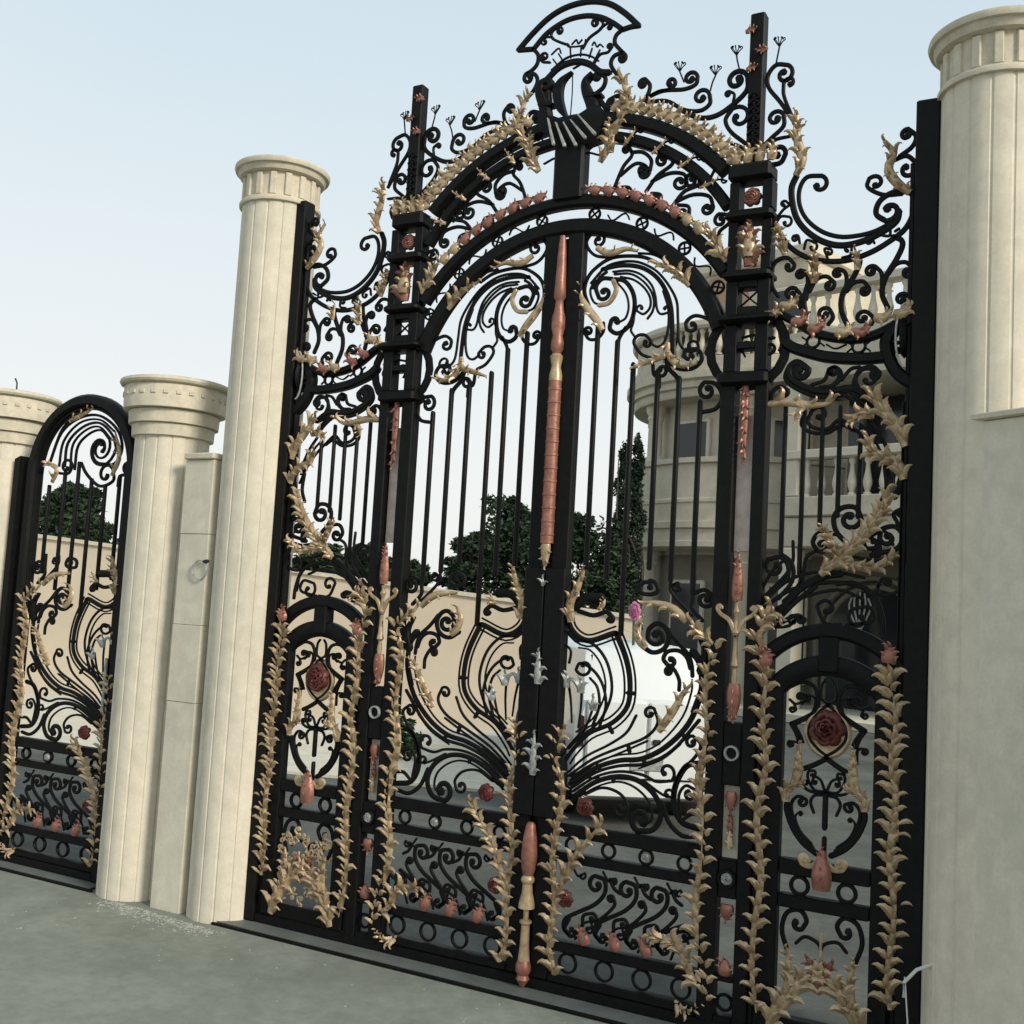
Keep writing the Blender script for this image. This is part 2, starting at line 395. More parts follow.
    D.put(acanthus([(1.465, .38), (1.465, .25)], .04, 2, .04, -.02, ang=50, lift=.02, seed=18), 'pendant', M['copper'])
    D.put(acanthus([(1.465, .0), (1.465, .12)], .035, 2, .025, -.02, ang=50, lift=.02, seed=28), 'pendant', M['gold'])
    D.put(acanthus([(1.465, -.36), (1.465, -.46)], .05, 2, .05, -.02, ang=60, lift=.02, seed=19), 'leaf_casting', M['copper'])
    D.put(acanthus([(1.465, -.82), (1.465, -.72)], .05, 2, .05, -.02, ang=60, lift=.02, seed=20), 'leaf_casting', M['copper'])
    D.ring(1.465, -1.0, .05)
    D.box('inset_panel', 1.402, 1.528, .02, .03, 2.0, 2.95, m='inset', bev=.003)
    D.box('inset_panel', 1.402, 1.528, .02, .03, -.068, .418, m='panel', bev=.003)
    D.put(acanthus([(1.465, .10), (1.462, .24)], .035, 3, .02, -.01, ang=50, lift=.015, seed=38), 'leaf_casting', M['copper'])
    D.box('plate', 1.40, 1.53, -.045, .045, -1.19, -1.08)
    # double overthrow arch
    A = lambda cz, r, a0, a1, w, d, nm: D.put(stroke(arc(0, cz, r, a0, a1, 30), w, d, sharp=True, ends=False), nm, M['iron'])
    A(3.67, 1.635, 40.5, 89.97, .105, .11, 'outer_arch_rib'); A(3.67, 1.50, 32, 89.97, .085, .09, 'outer_arch_rib')
    A(3.125, 1.535, 34, 89.97, .10, .10, 'inner_arch_rib'); A(3.125, 1.335, 20, 89.97, .125, .10, 'inner_arch_rib')
    for i in range(7):                                            # circles and links between the two ribs
        a = math.radians(81-i*8.2); x, z = 1.437*math.cos(a), 3.125+1.437*math.sin(a)
        if i % 2 == 0:
            D.ring(x, z, .044, .016)
            for b in (0, 90):
                q = a+math.radians(b+45); D.put(stroke([(x-.04*math.cos(q), z-.04*math.sin(q)), (x+.04*math.cos(q), z+.04*math.sin(q))], .012, .02), 'cross_bar', M['iron'])
        else:
            P = [(1.437+.035*math.sin(k/8*2*PI))*1 for k in range(9)]
            D.put(stroke([(P[k]*math.cos(a+(k-4)*.016), 3.125+P[k]*math.sin(a+(k-4)*.016)) for k in range(9)], .012, .02), 'link_scroll', M['iron'])
    # little tie scrolls between the two outer ribs
    for i in range(5):
        a = math.radians(80-i*10); x, z = 1.57*math.cos(a), 3.67+1.57*math.sin(a)
        D.put(stroke([(1.53*math.cos(a+.02), 3.67+1.53*math.sin(a+.02)), (x, z), (1.60*math.cos(a-.03), 3.67+1.60*math.sin(a-.03))], .012, .02, cB=((1.585*math.cos(a-.015), 3.67+1.585*math.sin(a-.015)), .6)), 'tie_scroll', M['iron'])
        if i: D.put(acanthus([(1.43*math.cos(a+.02), 3.67+1.43*math.sin(a+.02)), (1.50*math.cos(a), 3.67+1.50*math.sin(a)), (1.56*math.cos(a-.01), 3.67+1.56*math.sin(a-.01))], .035, 2, .013, -.06, lift=.02, seed=i), 'leaf_casting', M['gold'])
    # gold beading on the outer rib, copper shells on the inner rib
    for i in range(15):
        a = math.radians(77.2-i*2.62); D.put(acanthus([(1.69*math.cos(a+.02), 3.67+1.69*math.sin(a+.02)), (1.785*math.cos(a-.025), 3.67+1.785*math.sin(a-.025))], .06, 2, .034, -.035, fall=.1, ang=46, lift=.03, seed=i), 'bead', M['gold'])
    for i in range(4): x = 1.33+i*.085; D.put(acanthus([(x, 4.745), (x+.015, 4.85)], .06, 2, .034, -.05, fall=.1, ang=46, lift=.03, seed=i), 'bead', M['gold'])
    for i in range(9):
        a = math.radians(83.5-i*4.2); a2 = a-.062; rs = 1.592
        D.put(acanthus([(rs*math.cos(a2), 3.125+rs*math.sin(a2)), (1.02*rs*math.cos(a), 3.125+1.02*rs*math.sin(a))], .05, 2, .04, -.045, fall=.2, ang=44, lift=.02, seed=i), 'shell', M['copper' if i < 7 else 'gold'])
    # scrolls between the two arches
    D.st('c5', [(20, 655), (60, 600), (110, 560), (100, 530), (70, 528)], .028, cB=(76, 548))
    D.st('c5', [(40, 620), (100, 592), (150, 595), (160, 625)], .028, cB=(135, 622))
    D.st('c5', [(-30, 520), (10, 520), (38, 545), (35, 580)], .028, cB=(12, 578))
    D.st('c5', [(110, 705), (150, 655), (200, 630), (195, 600), (165, 598)], .028, cB=(176, 618))
    D.st('c5', [(120, 690), (180, 665), (235, 670), (250, 705)], .028, cB=(228, 712))
    D.st('c5', [(130, 700), (165, 705), (168, 735)], .026, cB=(146, 728))
    D.st('c5', [(40, 660), (70, 665), (70, 690)], .026, cB=(50, 680))
    D.st('c5', [(270, 820), (272, 790), (305, 760), (300, 735), (270, 730)], .026, cB=(275, 752))
    D.st('c5', [(270, 545), (238, 610), (200, 640)], .02)
    D.st('c5', [(240, 560), (235, 540), (220, 530)], .016, cB=(222, 542))
    D.st('c4', [(800, 640), (830, 570), (860, 530), (850, 500)], .026, cB=(840, 512))
    D.st('c4', [(820, 600), (870, 560), (905, 565), (920, 590)], .026, cB=(900, 590))
    D.st('c4', [(810, 640), (850, 640), (860, 665)], .024, cB=(840, 660))
    D.ac('c5', [(300, 900), (265, 840), (240, 790)], .10, 3, body=.03, name='acanthus_leaf')
    # scrolls above the outer arch
    w = .03
    D.st('c5', [(10, 350), (28, 320), (34, 290), (18, 270)], w, cB=(10, 287))
    D.st('c5', [(10, 345), (60, 315), (100, 306), (120, 288)], w, cB=(104, 283), turns=.7)
    D.st('c5', [(20, 335), (80, 310), (150, 305), (190, 288), (197, 262)], w, cB=(172, 268))
    D.st('c5', [(15, 350), (90, 345), (150, 375), (205, 378), (238, 355), (238, 325)], w, cB=(208, 332))
    D.st('c5', [(140, 375), (200, 402), (260, 395), (320, 355), (365, 308), (368, 265)], .036, cB=(330, 275), turns=1.1)
    D.st('c5', [(318, 348), (322, 322), (305, 312)], .02, cB=(300, 322))
    D.st('c5', [(525, 415), (480, 350), (440, 300), (437, 258), (465, 222), (505, 222)], .03, cB=(492, 255))
    D.st('c5', [(520, 400), (492, 330), (490, 292)], .026, cB=(512, 282), turns=.8)
    D.st('c5', [(360, 490), (310, 450), (292, 410), (315, 372)], .03, cB=(338, 402))
    D.st('c5', [(362, 512), (330, 495), (298, 490)], .03, taper=(1, .6))
    D.st('c5', [(415, 505), (450, 470), (490, 430), (490, 390)], .03, cB=(462, 405))
    D.st('c5', [(420, 512), (460, 478), (520, 464)], .03, taper=(1, .7))
    D.st('c5', [(440, 565), (480, 555), (497, 525)], .034, cB=(470, 522), turns=.8)
    for st_, h_ in (([(340, 240), (332, 205), (330, 190)], (338, 170)), ([(240, 310), (248, 280), (258, 258)], (262, 242)), ([(465, 215), (472, 180), (476, 160)], (470, 145)), ([(150, 280), (140, 255), (136, 245)], (140, 228))):
        f = D.st('c5', st_, .011, d=.011, name='wire_flower')
        for k in range(5):
            a = math.radians(-120+k*60*.75+15); p0 = st_[-1]
            D.st('c5', [p0, (p0[0]+10*math.sin(a), p0[1]-14-8*math.cos(a)), (p0[0]+20*math.sin(a), p0[1]-22-12*abs(math.cos(a)))], .007, d=.008, name='wire_petal', parent=f, cB=(p0[0]+15*math.sin(a), p0[1]-26-8*abs(math.cos(a)), .6))
    for c, s in (((388, 120), 1), ((425, 186), -1), ((390, 248), 1)):
        x, z = tp('c5', [c])[0]; D.put(acanthus([(x-.04*s, z), (x+.03*s, z+.01)], .035, 2, .02, -.06, lift=.02), 'leaf_casting', M['copper'])
    for i in range(7):
        z = 4.9+i*.055; D.put(stroke([(1.41, z), (1.45, z+.03), (1.49, z)], .016, .02, Y=-.058, cB=((1.46, z+.005), .5)), 'scroll_band', M['iron'])
    D.ac('c5', [(535, 605), (558, 555), (545, 500), (537, 450), (540, 400)], .07, 4, body=.03, ang=60, fall=.1, name='acanthus_leaf')
    D.ac('c5', [(535, 470), (550, 440), (568, 430)], .04, 1, body=.02, name='acanthus_leaf')
for D in (Side(sur), MIR(sur)): surround_side(D)
C = Side(sur)
C.box('centre_block', -.12, .135, -.07, .07, 4.66, 5.1, bev=.02)
C.box('base_rail', -2.547, 2.547, -.06, .06, -1.19, -1.12)
# crest: fan, crown arc, crescent, swan necks and shell
w = .032
C.st('ct', [(118, 322), (210, 215), (320, 110), (440, 42), (580, 10), (700, 25), (800, 85), (888, 165)], .045, name='crest_fan')
C.st('ct', [(215, 315), (300, 215), (420, 135), (540, 103), (640, 110), (720, 145), (785, 190)], .04, name='crest_fan')
C.st('ct', [(118, 322), (170, 318), (215, 315)], .04, name='crest_fan'); C.st('ct', [(888, 165), (840, 172), (785, 190)], .04, name='crest_fan')
C.st('ct', [(215, 315), (245, 355), (238, 410), (205, 450), (165, 475)], w, cB=(185, 500), turns=.8)
C.st('ct', [(180, 470), (225, 478), (240, 520), (215, 580), (165, 635)], .032)
C.st('ct', [(785, 190), (745, 225), (735, 275), (770, 320), (800, 350)], w, cB=(780, 375), turns=.8)
C.st('ct', [(785, 335), (730, 360), (710, 410), (735, 460), (775, 500)], .032)
C.st('ct', [(300, 510), (370, 440), (440, 405), (510, 395), (580, 415), (640, 460), (700, 465)], .05, name='crown_arc')
C.st('ct', [(330, 450), (420, 375), (510, 350), (580, 360), (630, 390)], .015, name='crown_arc')
C.st('ct', [(440, 290), (370, 265), (330, 240), (338, 200), (375, 175)], .02, cB=(380, 200)); C.st('ct', [(340, 240), (300, 238), (270, 255)], .016, cB=(285, 268))
C.st('ct', [(530, 310), (570, 245), (640, 190), (660, 150), (630, 118)], .022, cB=(612, 148)); C.st('ct', [(640, 185), (690, 150), (715, 165)], .018, cB=(700, 175))
C.st('ct', [(600, 410), (640, 350), (690, 335), (718, 300)], .02, cB=(700, 298)); C.st('ct', [(320, 400), (270, 395), (260, 360)], .02, cB=(285, 365))
for b in ([(435, 280), (442, 300), (535, 290), (548, 255)], [(460, 285), (490, 255), (500, 280), (525, 255)], [(590, 290), (605, 270), (620, 300), (640, 285), (660, 300)], [(330, 350), (375, 310), (390, 340)],
          [(450, 300), (452, 370)], [(520, 300), (515, 360)], [(590, 310), (570, 370)], [(640, 320), (600, 395)], [(340, 380), (370, 420)], [(375, 345), (400, 385)]):
    C.st('ct', b, .013, d=.016, name='crown_wire')
out = smooth(tp('ct', [(465, 462), (380, 520), (345, 600), (360, 690), (400, 745), (440, 765)])); inn = smooth(tp('ct', [(465, 462), (412, 530), (400, 610), (415, 690), (440, 765)]), 6)[::1]
k = len(out); inn = [inn[round(i*(len(inn)-1)/(k-1))] for i in range(k)]
V = [(p[0], y, p[1]) for y in (-.03, .03) for L in (out, inn) for p in L]; Fc = []
for i in range(k-1):
    Fc += [(i, i+1, k+i+1, k+i), (2*k+i, 3*k+i, 3*k+i+1, 2*k+i+1), (i, 2*k+i, 2*k+i+1, i+1), (k+i, k+i+1, 3*k+i+1, 3*k+i)]
C.put((V, Fc), 'crescent', M['iron'])
C.st('ct', [(465, 462), (462, 600), (448, 770)], .008, d=.01, name='wire'); C.st('ct', [(470, 440), (520, 410)], .012, name='wire')
# swan necks and bodies
C.st('ct', [(300, 800), (290, 690), (262, 600), (270, 545), (310, 520)], .06, d=.08, taper=(1.8, .6), name='swan_neck', cB=(305, 560), turns=.5)
C.st('ct', [(310, 660), (310, 590), (325, 520)], .05, d=.06, taper=(1.2, .6), name='swan_neck')
C.st('ct', [(590, 790), (600, 690), (560, 590), (550, 530), (590, 480)], .07, d=.08, taper=(1.9, .5), name='swan_neck')
C.st('ct', [(600, 610), (660, 560), (675, 500), (640, 470)], .034, cB=(620, 495), name='swan_head', turns=.8)
C.st('ct', [(268, 680), (335, 675)], .05, d=.09, name='collar'); C.st('ct', [(565, 620), (645, 610)], .045, d=.09, name='collar')
sh = tp('ct', [(262, 730), (300, 770), (360, 760), (440, 790), (520, 750), (560, 740), (600, 700), (650, 690), (690, 740), (650, 905), (580, 930), (525, 975), (460, 985), (390, 970), (340, 900), (262, 840)])
cx = sum(p[0] for p in sh)/len(sh); cz = sum(p[1] for p in sh)/len(sh)
V = [(cx, -.13, cz)]+[(p[0], -.06, p[1]) for p in sh]+[(p[0], .05, p[1]) for p in sh]+[(cx, .05, cz)]; n = len(sh); Fc = []
for i in range(n):
    j = (i+1) % n; Fc += [(0, 1+i, 1+j), (1+i, 1+n+i, 1+n+j, 1+j), (1+n+i, 2*n+1, 1+n+j)]
shell = C.put((V, Fc), 'shell', M['iron'])
for a, b in (((350, 800), (385, 960)), ((400, 825), (455, 970)), ((450, 825), (525, 965)), ((495, 810), (585, 920)), ((540, 775), (645, 895))):
    C.st('ct', [a, ((a[0]+b[0])/2, (a[1]+b[1])/2), b], .022, d=.03, Y=-.115, taper=(.5, 1.3), name='shell_ridge', m='silver', parent=shell)
for D in (C, MIR(sur)):
    D.ac('ct', [(715, 990), (735, 850), (800, 760), (835, 690), (815, 590), (785, 500)], .09, 6, body=.035, ang=58, fall=.25, name='acanthus_leaf')
    D.ac('ct', [(650, 1050), (700, 960), (720, 880), (725, 800)], .07, 4, body=.03, name='acanthus_leaf')
    D.st('ct', [(790, 745), (795, 670), (760, 615), (700, 640)], .034, cB=(722, 665))
    D.st('ct', [(640, 640), (690, 720), (650, 760)], .04)
    D.st('c4', [(560, 560), (600, 540), (620, 560)], .014, name='wire')

# ================================================================= gate leaves
def leaf_iron(D, main=True):
    bars = [(.30, 3.66, 1.85), (.465, 3.54, 1.78), (.60, 3.36, 1.38), (.795, 3.30, 1.86), (.96, 3.24, 1.78), (1.125, 3.06, 1.70)] if main else []
    for x, z1, z0 in bars: D.put(stroke([(x, z1), (x, z0)], .036, .036), 'bar', M['iron'])
    # scrolls at the foot
    leaf_foot(D, main)
    if main: leaf_head(D)
def leaf_head(D):
    main = True
    g = lambda p, w=.024, **k: D.st('g2', p, w*.8, d=.018, name='swirl_bar', **k)
    g([(540, 183), (660, 195), (770, 255), (880, 355), (960, 440), (1020, 560)], .022); g([(840, 270), (900, 310), (960, 380), (1000, 450)], .02)
    g([(150, 600), (115, 480), (150, 360), (240, 270), (340, 218), (470, 205), (590, 217), (690, 262)], .034)
    g([(165, 420), (280, 295), (400, 252), (520, 250), (620, 285), (700, 340), (780, 440), (840, 560), (850, 700), (858, 870), (890, 935), (950, 960), (1010, 940)], .024, cB=(955, 915), turns=.6)
    g([(255, 310), (380, 282), (500, 282), (600, 312), (690, 380), (755, 480), (795, 610), (805, 780), (805, 1000)], .042)
    g([(735, 480), (775, 620), (775, 760), (745, 880), (690, 920), (630, 890)], .024)
    g([(340, 330), (460, 320), (560, 352), (640, 430), (672, 520), (685, 620), (715, 662), (775, 650)], .022, cB=(755, 622), turns=.6)
    g([(350, 350), (470, 345), (560, 390), (632, 470), (662, 560), (650, 640), (610, 700)], .022)
    g([(400, 370), (500, 392), (580, 450), (630, 530), (630, 610), (580, 662), (530, 640)], .022, cB=(555, 615), turns=.7)
    g([(350, 388), (430, 402), (490, 480), (510, 580), (490, 700), (440, 780), (370, 815), (315, 780), (325, 715)], .042, cB=(360, 722), turns=.5)
    g([(370, 412), (440, 500), (462, 600), (440, 690), (390, 725)], .02)
    g([(510, 600), (500, 720), (480, 790), (510, 840)], .022)
    g([(335, 385), (255, 385), (205, 450), (228, 535)], .04, cB=(272, 495), turns=.8)
    g([(200, 390), (160, 480), (190, 570), (260, 590)], .022)
    g([(290, 330), (240, 370), (180, 460)], .03)
    D.st('g2', [(235, 600), (320, 575), (372, 480), (350, 405)], .035, name='swirl_rim', m='gold', Y=-.02)
    D.ac('g2', [(270, 800), (225, 720), (160, 640), (100, 540), (95, 450)], .045, 4, body=.03, sides=(1,), fall=.2, name='acanthus_leaf')
    g([(265, 730), (262, 800), (215, 855), (150, 860), (108, 800)], .03, cB=(145, 800))
    g([(320, 215), (210, 205), (150, 155), (132, 90), (180, 28), (255, 35)], .03, cB=(225, 85))
    D.ac('g2', [(225, 150), (300, 190), (380, 182), (460, 158), (545, 178)], .05, 3, body=.028, sides=(1,), name='acanthus_leaf')
    D.ac('g2', [(960, 450), (850, 330), (690, 270)], .09, 3, body=.03, sides=(-1, 1), fall=.3, name='acanthus_leaf')
    g([(440, 765), (390, 850), (380, 900)], .034); g([(640, 1010), (560, 975), (503, 890), (530, 835), (590, 828), (640, 875)], .03, cB=(602, 890), turns=.7)
    D.ac('c6', [(440, 490), (435, 530), (390, 550), (330, 575)], .06, 3, body=.025, name='acanthus_leaf')
    D.ac('c6', [(440, 520), (460, 555), (500, 570), (540, 560)], .055, 3, body=.025, name='acanthus_leaf')
    D.st('c6', [(435, 545), (470, 575), (520, 575), (552, 545), (540, 512), (500, 510)], .03, cB=(512, 530), turns=.6)
    D.st('c6', [(385, 560), (390, 598), (420, 600)], .026, cB=(415, 580), turns=.7); D.st('c6', [(430, 540), (440, 575), (470, 610), (472, 650)], .034)
    D.st('c6', [(395, 590), (405, 605), (405, 640)], .034)
    if main:
        D.st('c6', [(600, 440), (575, 408), (530, 395), (500, 415), (500, 440)], .026, cB=(520, 430), turns=.7)
        D.st('c6', [(550, 725), (600, 712), (622, 670), (600, 628), (562, 622)], .03, cB=(572, 652))
def leaf_foot(D, main):
    # feet of the bars
    D.st('b5', [(432, 80), (455, 90), (465, 120), (440, 135), (400, 130), (395, 105)], .03, cB=(425, 108), turns=.5)
    D.st('b5', [(520, 60), (515, 120), (560, 180), (600, 220)], .022); D.st('b5', [(522, 100), (545, 90), (555, 115)], .02, cB=(538, 105))
    D.st('b5', [(607, 60), (602, 150), (600, 190), (640, 240)], .03); D.st('b5', [(610, 130), (650, 118), (680, 145), (675, 175)], .03, cB=(650, 155))
    # shield and sheaf of bars
    def T(p, w=.02, c=None, t=.85, taper=(.8, 1)): D.st('F', p, w*1.22, d=.018, cB=None if c is None else (*c, t), name='sheaf_bar', taper=taper)
    s1 = [(563, 130), (575, 205), (625, 243), (700, 222), (713, 222)]; s2 = [(713, 222), (742, 300), (753, 370), (745, 440), (700, 490), (630, 522), (582, 570), (560, 602)]
    T(s1, .034, taper=(1, 1)); T(s2, .036, taper=(1, .6))
    for o in (-.042, .042): D.para('F', s1[:-1]+[(716, 216)] if o > 0 else s1, o, .014); D.para('F', s2, o, .014)
    T([(570, 215), (590, 240), (640, 252), (680, 300), (698, 370), (690, 430), (655, 492), (600, 535), (568, 568)], .02, taper=(1, .7)); D.para('F', [(600, 250), (640, 260), (676, 306), (692, 370), (684, 428), (650, 488), (598, 530)], -.034, .013)
    T([(660, 505), (680, 440), (672, 380), (645, 335), (605, 310), (590, 330)], .02, (616, 322)); T([(560, 255), (575, 275), (570, 310)], .016)
    T([(632, 355), (655, 385), (660, 440), (640, 500)], .018)
    T([(565, 640), (620, 592), (690, 556), (742, 520), (772, 468)], .017)
    T([(568, 650), (640, 600), (720, 566), (800, 534), (836, 492), (826, 448)], .02, (812, 462)); T([(572, 662), (650, 613), (740, 574), (805, 545)], .014)
    T([(572, 674), (650, 626), (720, 604), (790, 598), (862, 562), (930, 492), (966, 402), (968, 330)], .034); D.para('F', [(580, 660), (650, 618), (720, 596), (790, 588), (855, 552), (918, 478), (946, 400), (948, 360)], .02, .014)
    T([(576, 686), (650, 640), (720, 620), (800, 614), (880, 574), (962, 482)], .022); T([(780, 628), (850, 600), (905, 555)], .013)
    T([(580, 697), (650, 653), (720, 637), (790, 647), (832, 667), (878, 665)], .02, (862, 638), .8)
    T([(585, 711), (650, 668), (720, 652), (782, 667), (830, 712), (846, 768), (822, 812), (775, 816)], .036, (786, 782)); T([(600, 712), (660, 680), (720, 668), (772, 688), (812, 732), (818, 780), (795, 800)], .014)
    T([(618, 706), (670, 686), (720, 702), (746, 738), (738, 768)], .02, (722, 752)); T([(790, 662), (850, 706), (886, 716)], .018, (868, 706), .7)
    T([(965, 612), (922, 622), (890, 680), (886, 740), (910, 790), (962, 810)], .034, taper=(1, 1)); T([(885, 690), (905, 640), (950, 592), (966, 556), (942, 530)], .022, (938, 550)); T([(848, 728), (870, 790), (910, 830), (955, 832)], .026, taper=(1, 1))
    T([(905, 770), (900, 710), (920, 680), (945, 690)], .02, (930, 705)); T([(915, 780), (940, 765), (965, 770)], .024)
    for a, b in (((655, 618), (662, 630)), ((748, 560), (752, 578)), ((792, 597), (798, 612)), ((905, 520), (918, 532)), ((690, 500), (700, 520)), ((745, 400), (765, 402)), ((700, 652), (704, 668))): D.st('F', [a, b], .03, d=.02, name='tie')
    T([(560, 745), (590, 715), (620, 700)], .018)
    # upper right spiral with gold wrap
    U = lambda p, w=.03, **k: D.st('c2', p, w, **k)
    U([(515, 285), (590, 335), (665, 312), (697, 240), (670, 172), (620, 150), (572, 185), (562, 240)], .034, cB=(622, 232), turns=.9)
    U([(690, 185), (750, 270), (815, 340), (842, 410), (848, 490)], .028); U([(835, 440), (812, 368), (760, 325), (690, 330), (662, 375), (685, 412)], .03, cB=(712, 390), turns=.7)
    U([(762, 580), (762, 510), (725, 438), (690, 432)], .026, cB=(697, 460), turns=.8)
    U([(905, 520), (905, 440), (885, 380), (850, 330)], .05, taper=(.6, 1.2)); U([(850, 720), (905, 560), (905, 440)], .034)
    U([(890, 230), (930, 330), (905, 460)], .07, taper=(.4, 1))
    D.ac('c2', [(560, 310), (515, 255), (500, 180), (540, 110)], .05, 4, body=.03, sides=(-1,), name='acanthus_leaf')
    D.ac('c2', [(820, 140), (740, 60), (640, 25), (545, 15)], .06, 3, body=.03, sides=(1,), name='acanthus_leaf')
    D.ac('c2', [(640, 840), (740, 700), (800, 590), (850, 540)], .07, 4, body=.03, lift=.04, name='acanthus_leaf')
    # fleur at the meeting stile
    D.ac('b5', [(128, 245), (125, 170), (155, 110), (180, 40)], .07, 4, body=.035, ang=40, name='acanthus_leaf')
    D.st('b5', [(150, 200), (210, 218), (260, 205), (285, 225)], .034, cB=(277, 235), turns=.6); D.st('b5', [(135, 190), (180, 150), (240, 150)], .06, taper=(1, 1.2), m='iron', name='leaf_casting')
    D.ac('b5', [(235, 195), (255, 180), (262, 155)], .035, 2, body=.016, name='acanthus_leaf')
    # silvery lilies inside the shield
    for a, b in (((125, 640), (110, 470)), ((150, 660), (165, 490)), ((165, 690), (215, 560))):
        D.st('b5', [a, ((a[0]+b[0])/2+4, (a[1]+b[1])/2), b], .018, d=.016, name='lily_stem', taper=(.7, 1.1)); x, z = tp('b5', [b])[0]
        D.put(acanthus([(x, z-.06), (x, z+.03)], .075, 1, .03, -.02, ang=52, lift=.03, seed=int(b[0])), 'lily', M['silver'])
    # rails, rings and the row of S scrolls
    x0, x1 = (.172, 1.283) if main else (.172, 1.27)
    D.box('rail', x0, x1, -.04, .04, -.095, .0); D.box('rail', x0, x1, -.04, .04, -.275, -.205)
    D.box('rail', x0, x1, -.04, .04, -.90, -.825); D.box('rail', x0, x1, -.045, .045, -1.117, -1.055)
    for x in (.30, .585, .87, 1.15):
        r = D.ring(x, -.15, .048, .02)
    D.put(rosette(.87, -.15, .035, -.02), 'rosette', M['silver'])
    for i in range(4): D.ring(.31+i*.283, -.975, .065, .02)
    f = lambda p, dx=0, dy=0, w=.026, c=None, t=.8: D.st('f1', [(a+dx, b+dy) for a, b in p], w, cB=None if c is None else (c[0]+dx, c[1]+dy, t), name='s_scroll')
    for i in range(4):
        dx, dy = 198*i-0, 38*i
        f([(60, 540), (25, 500), (35, 440), (110, 400), (220, 350), (285, 280), (285, 195), (225, 165)], dx, dy, .03, (232, 225)) if i < 3 else f([(60, 540), (25, 500), (35, 440), (110, 400), (200, 370)], dx, dy, .03)
        D.st('f1', [(50+dx+10, 440+dy), (30+dx, 500+dy), (60+dx, 550+dy)], .026, cB=(75+dx, 520+dy, .6), name='s_scroll')
        f([(250, 450), (310, 400), (350, 350), (340, 300)], dx, dy, .024, (322, 315), .7); f([(145, 485), (150, 420), (205, 405)], dx, dy, .024, (210, 440), .8)
        if i < 3: f([(330, 190), (355, 250), (395, 285)], dx-10, dy-5, .024); f([(300, 200), (335, 185), (340, 215)], dx+10, dy, .02)
        if i < 3:
            x, z = tp('f1', [(150+dx, 560+dy)])[0]; D.put(acanthus([(x+.03, z-.04), (x-.02, z+.07)], .06, 2, .045, -.02, ang=35, lift=.02, seed=i), 'shell', M['copper'])
    for i in range(4):
        x = .36+i*.24; D.put(stroke([(x, -.80), (x+.04, -.70), (x+.11, -.66), (x+.13, -.72)], .018, .016, cB=((x+.10, -.715), .8)), 's_scroll', M['iron']); D.put(stroke([(x-.05, -.30), (x+.0, -.36), (x+.05, -.33)], .016, .016, cB=((x+.03, -.355), .7)), 's_scroll', M['iron'])
    # garlands up both stiles
    D.ac('px', [(706, 1000), (704, 960), (700, 900), (704, 840), (703, 790), (706, 750), (707, 710), (712, 670), (714, 650), (705, 632), (692, 622)], .09, 27, body=.026, fall=.05, ang=60, lift=.05, name='garland')
    D.ac('px', [(553, 975), (553, 950), (556, 910), (553, 870), (561, 830), (562, 790), (559, 760), (566, 728)], .088, 18, body=.024, fall=.1, ang=60, lift=.05, name='garland')
    D.ac('px', [(556, 895), (575, 865), (586, 840), (604, 822)], .10, 6, body=.026, fall=.2, ang=55, name='garland')
    D.ac('px', [(706, 985), (690, 965), (676, 945), (655, 932)], .10, 5, body=.026, fall=.1, ang=55, name='garland')
    D.ac('px', [(676, 1000), (690, 1010), (703, 1003)], .06, 3, body=.02, name='acanthus_leaf')
    for c, r in (((588, 806), .068), ((568, 897), .065)):
        x, z = tp('px', [c])[0]; D.put(rosette(x, z, r, -.06), 'rose', M['rose'])
right = empty('gate_leaf', (.12*S, 0, .02), 'right leaf of the black double gate, white van and villa seen through it', 'gate leaf', 'leaves of the main gate')
left = empty('gate_leaf', (-.12*S, 0, .02), 'left leaf of the black double gate, copper rod along its meeting edge', 'gate leaf', 'leaves of the main gate')
for root, D in ((right, Side(right)), (left, MIR(left))):
    leaf_iron(D)
    D.box('meeting_stile', .032, .165, -.045, .045, -1.115, 4.40)
    D.box('cover_plate', .004, .168, -.075, -.047, .02, 1.84)
L = Side(left)
for z, k in ((1.0, .8), (.34, 1.)):
    L.put(acanthus([(-.008, z-.02), (-.008, z+.12*k), (-.008, z+.27*k)], .085*k, 3, .03, -.088, fall=.55, ang=72, lift=.02, seed=int(z*9)), 'leaf_casting', M['silver'])
L.put(acanthus([(-.008, 1.70), (-.008, 1.76)], .05, 1, .012, -.088, ang=70, lift=.01, seed=6), 'leaf_casting', M['silver'])
L.box('backing_plate', -.03, .03, .0, .03, -1.115, 4.38)
rod = [(.02, 4.38), (.03, 4.3), (.034, 4.22), (.042, 4.0), (.047, 3.9), (.03, 3.87), (.036, 3.8), (.052, 3.74), (.053, 3.66), (.038, 3.6), (.05, 3.55), (.05, 3.5), (.03, 3.46)]
L.put(MB().lathe(rod, -.005, -.06, 16), 'rod_head', M['copper'])
L.put(MB().lathe([(.034, 3.46), (.05, 3.44), (.036, 3.36), (.05, 3.30), (.052, 3.25)], -.005, -.06, 16), 'rod_collar', M['gold'])
L.put(MB().lathe([(.05, 3.25)]+[q for k in range(12) for q in ((.049, 3.2-k*.1), (.053, 3.195-k*.1), (.053, 3.18-k*.1), (.049, 3.175-k*.1))]+[(.05, 2.02)], -.005, -.06, 16), 'rod', M['copper'])
L.put(acanthus([(-.005, 2.04), (-.005, 1.94), (-.005, 1.85)], .06, 2, .04, -.07, ang=40, lift=.02), 'rod_foot', M['gold'])
L.put(MB().lathe([(.02, -.02), (.035, -.04), (.052, -.14), (.06, -.26), (.05, -.36), (.036, -.40)], -.005, -.075, 16), 'baluster', M['copper'])
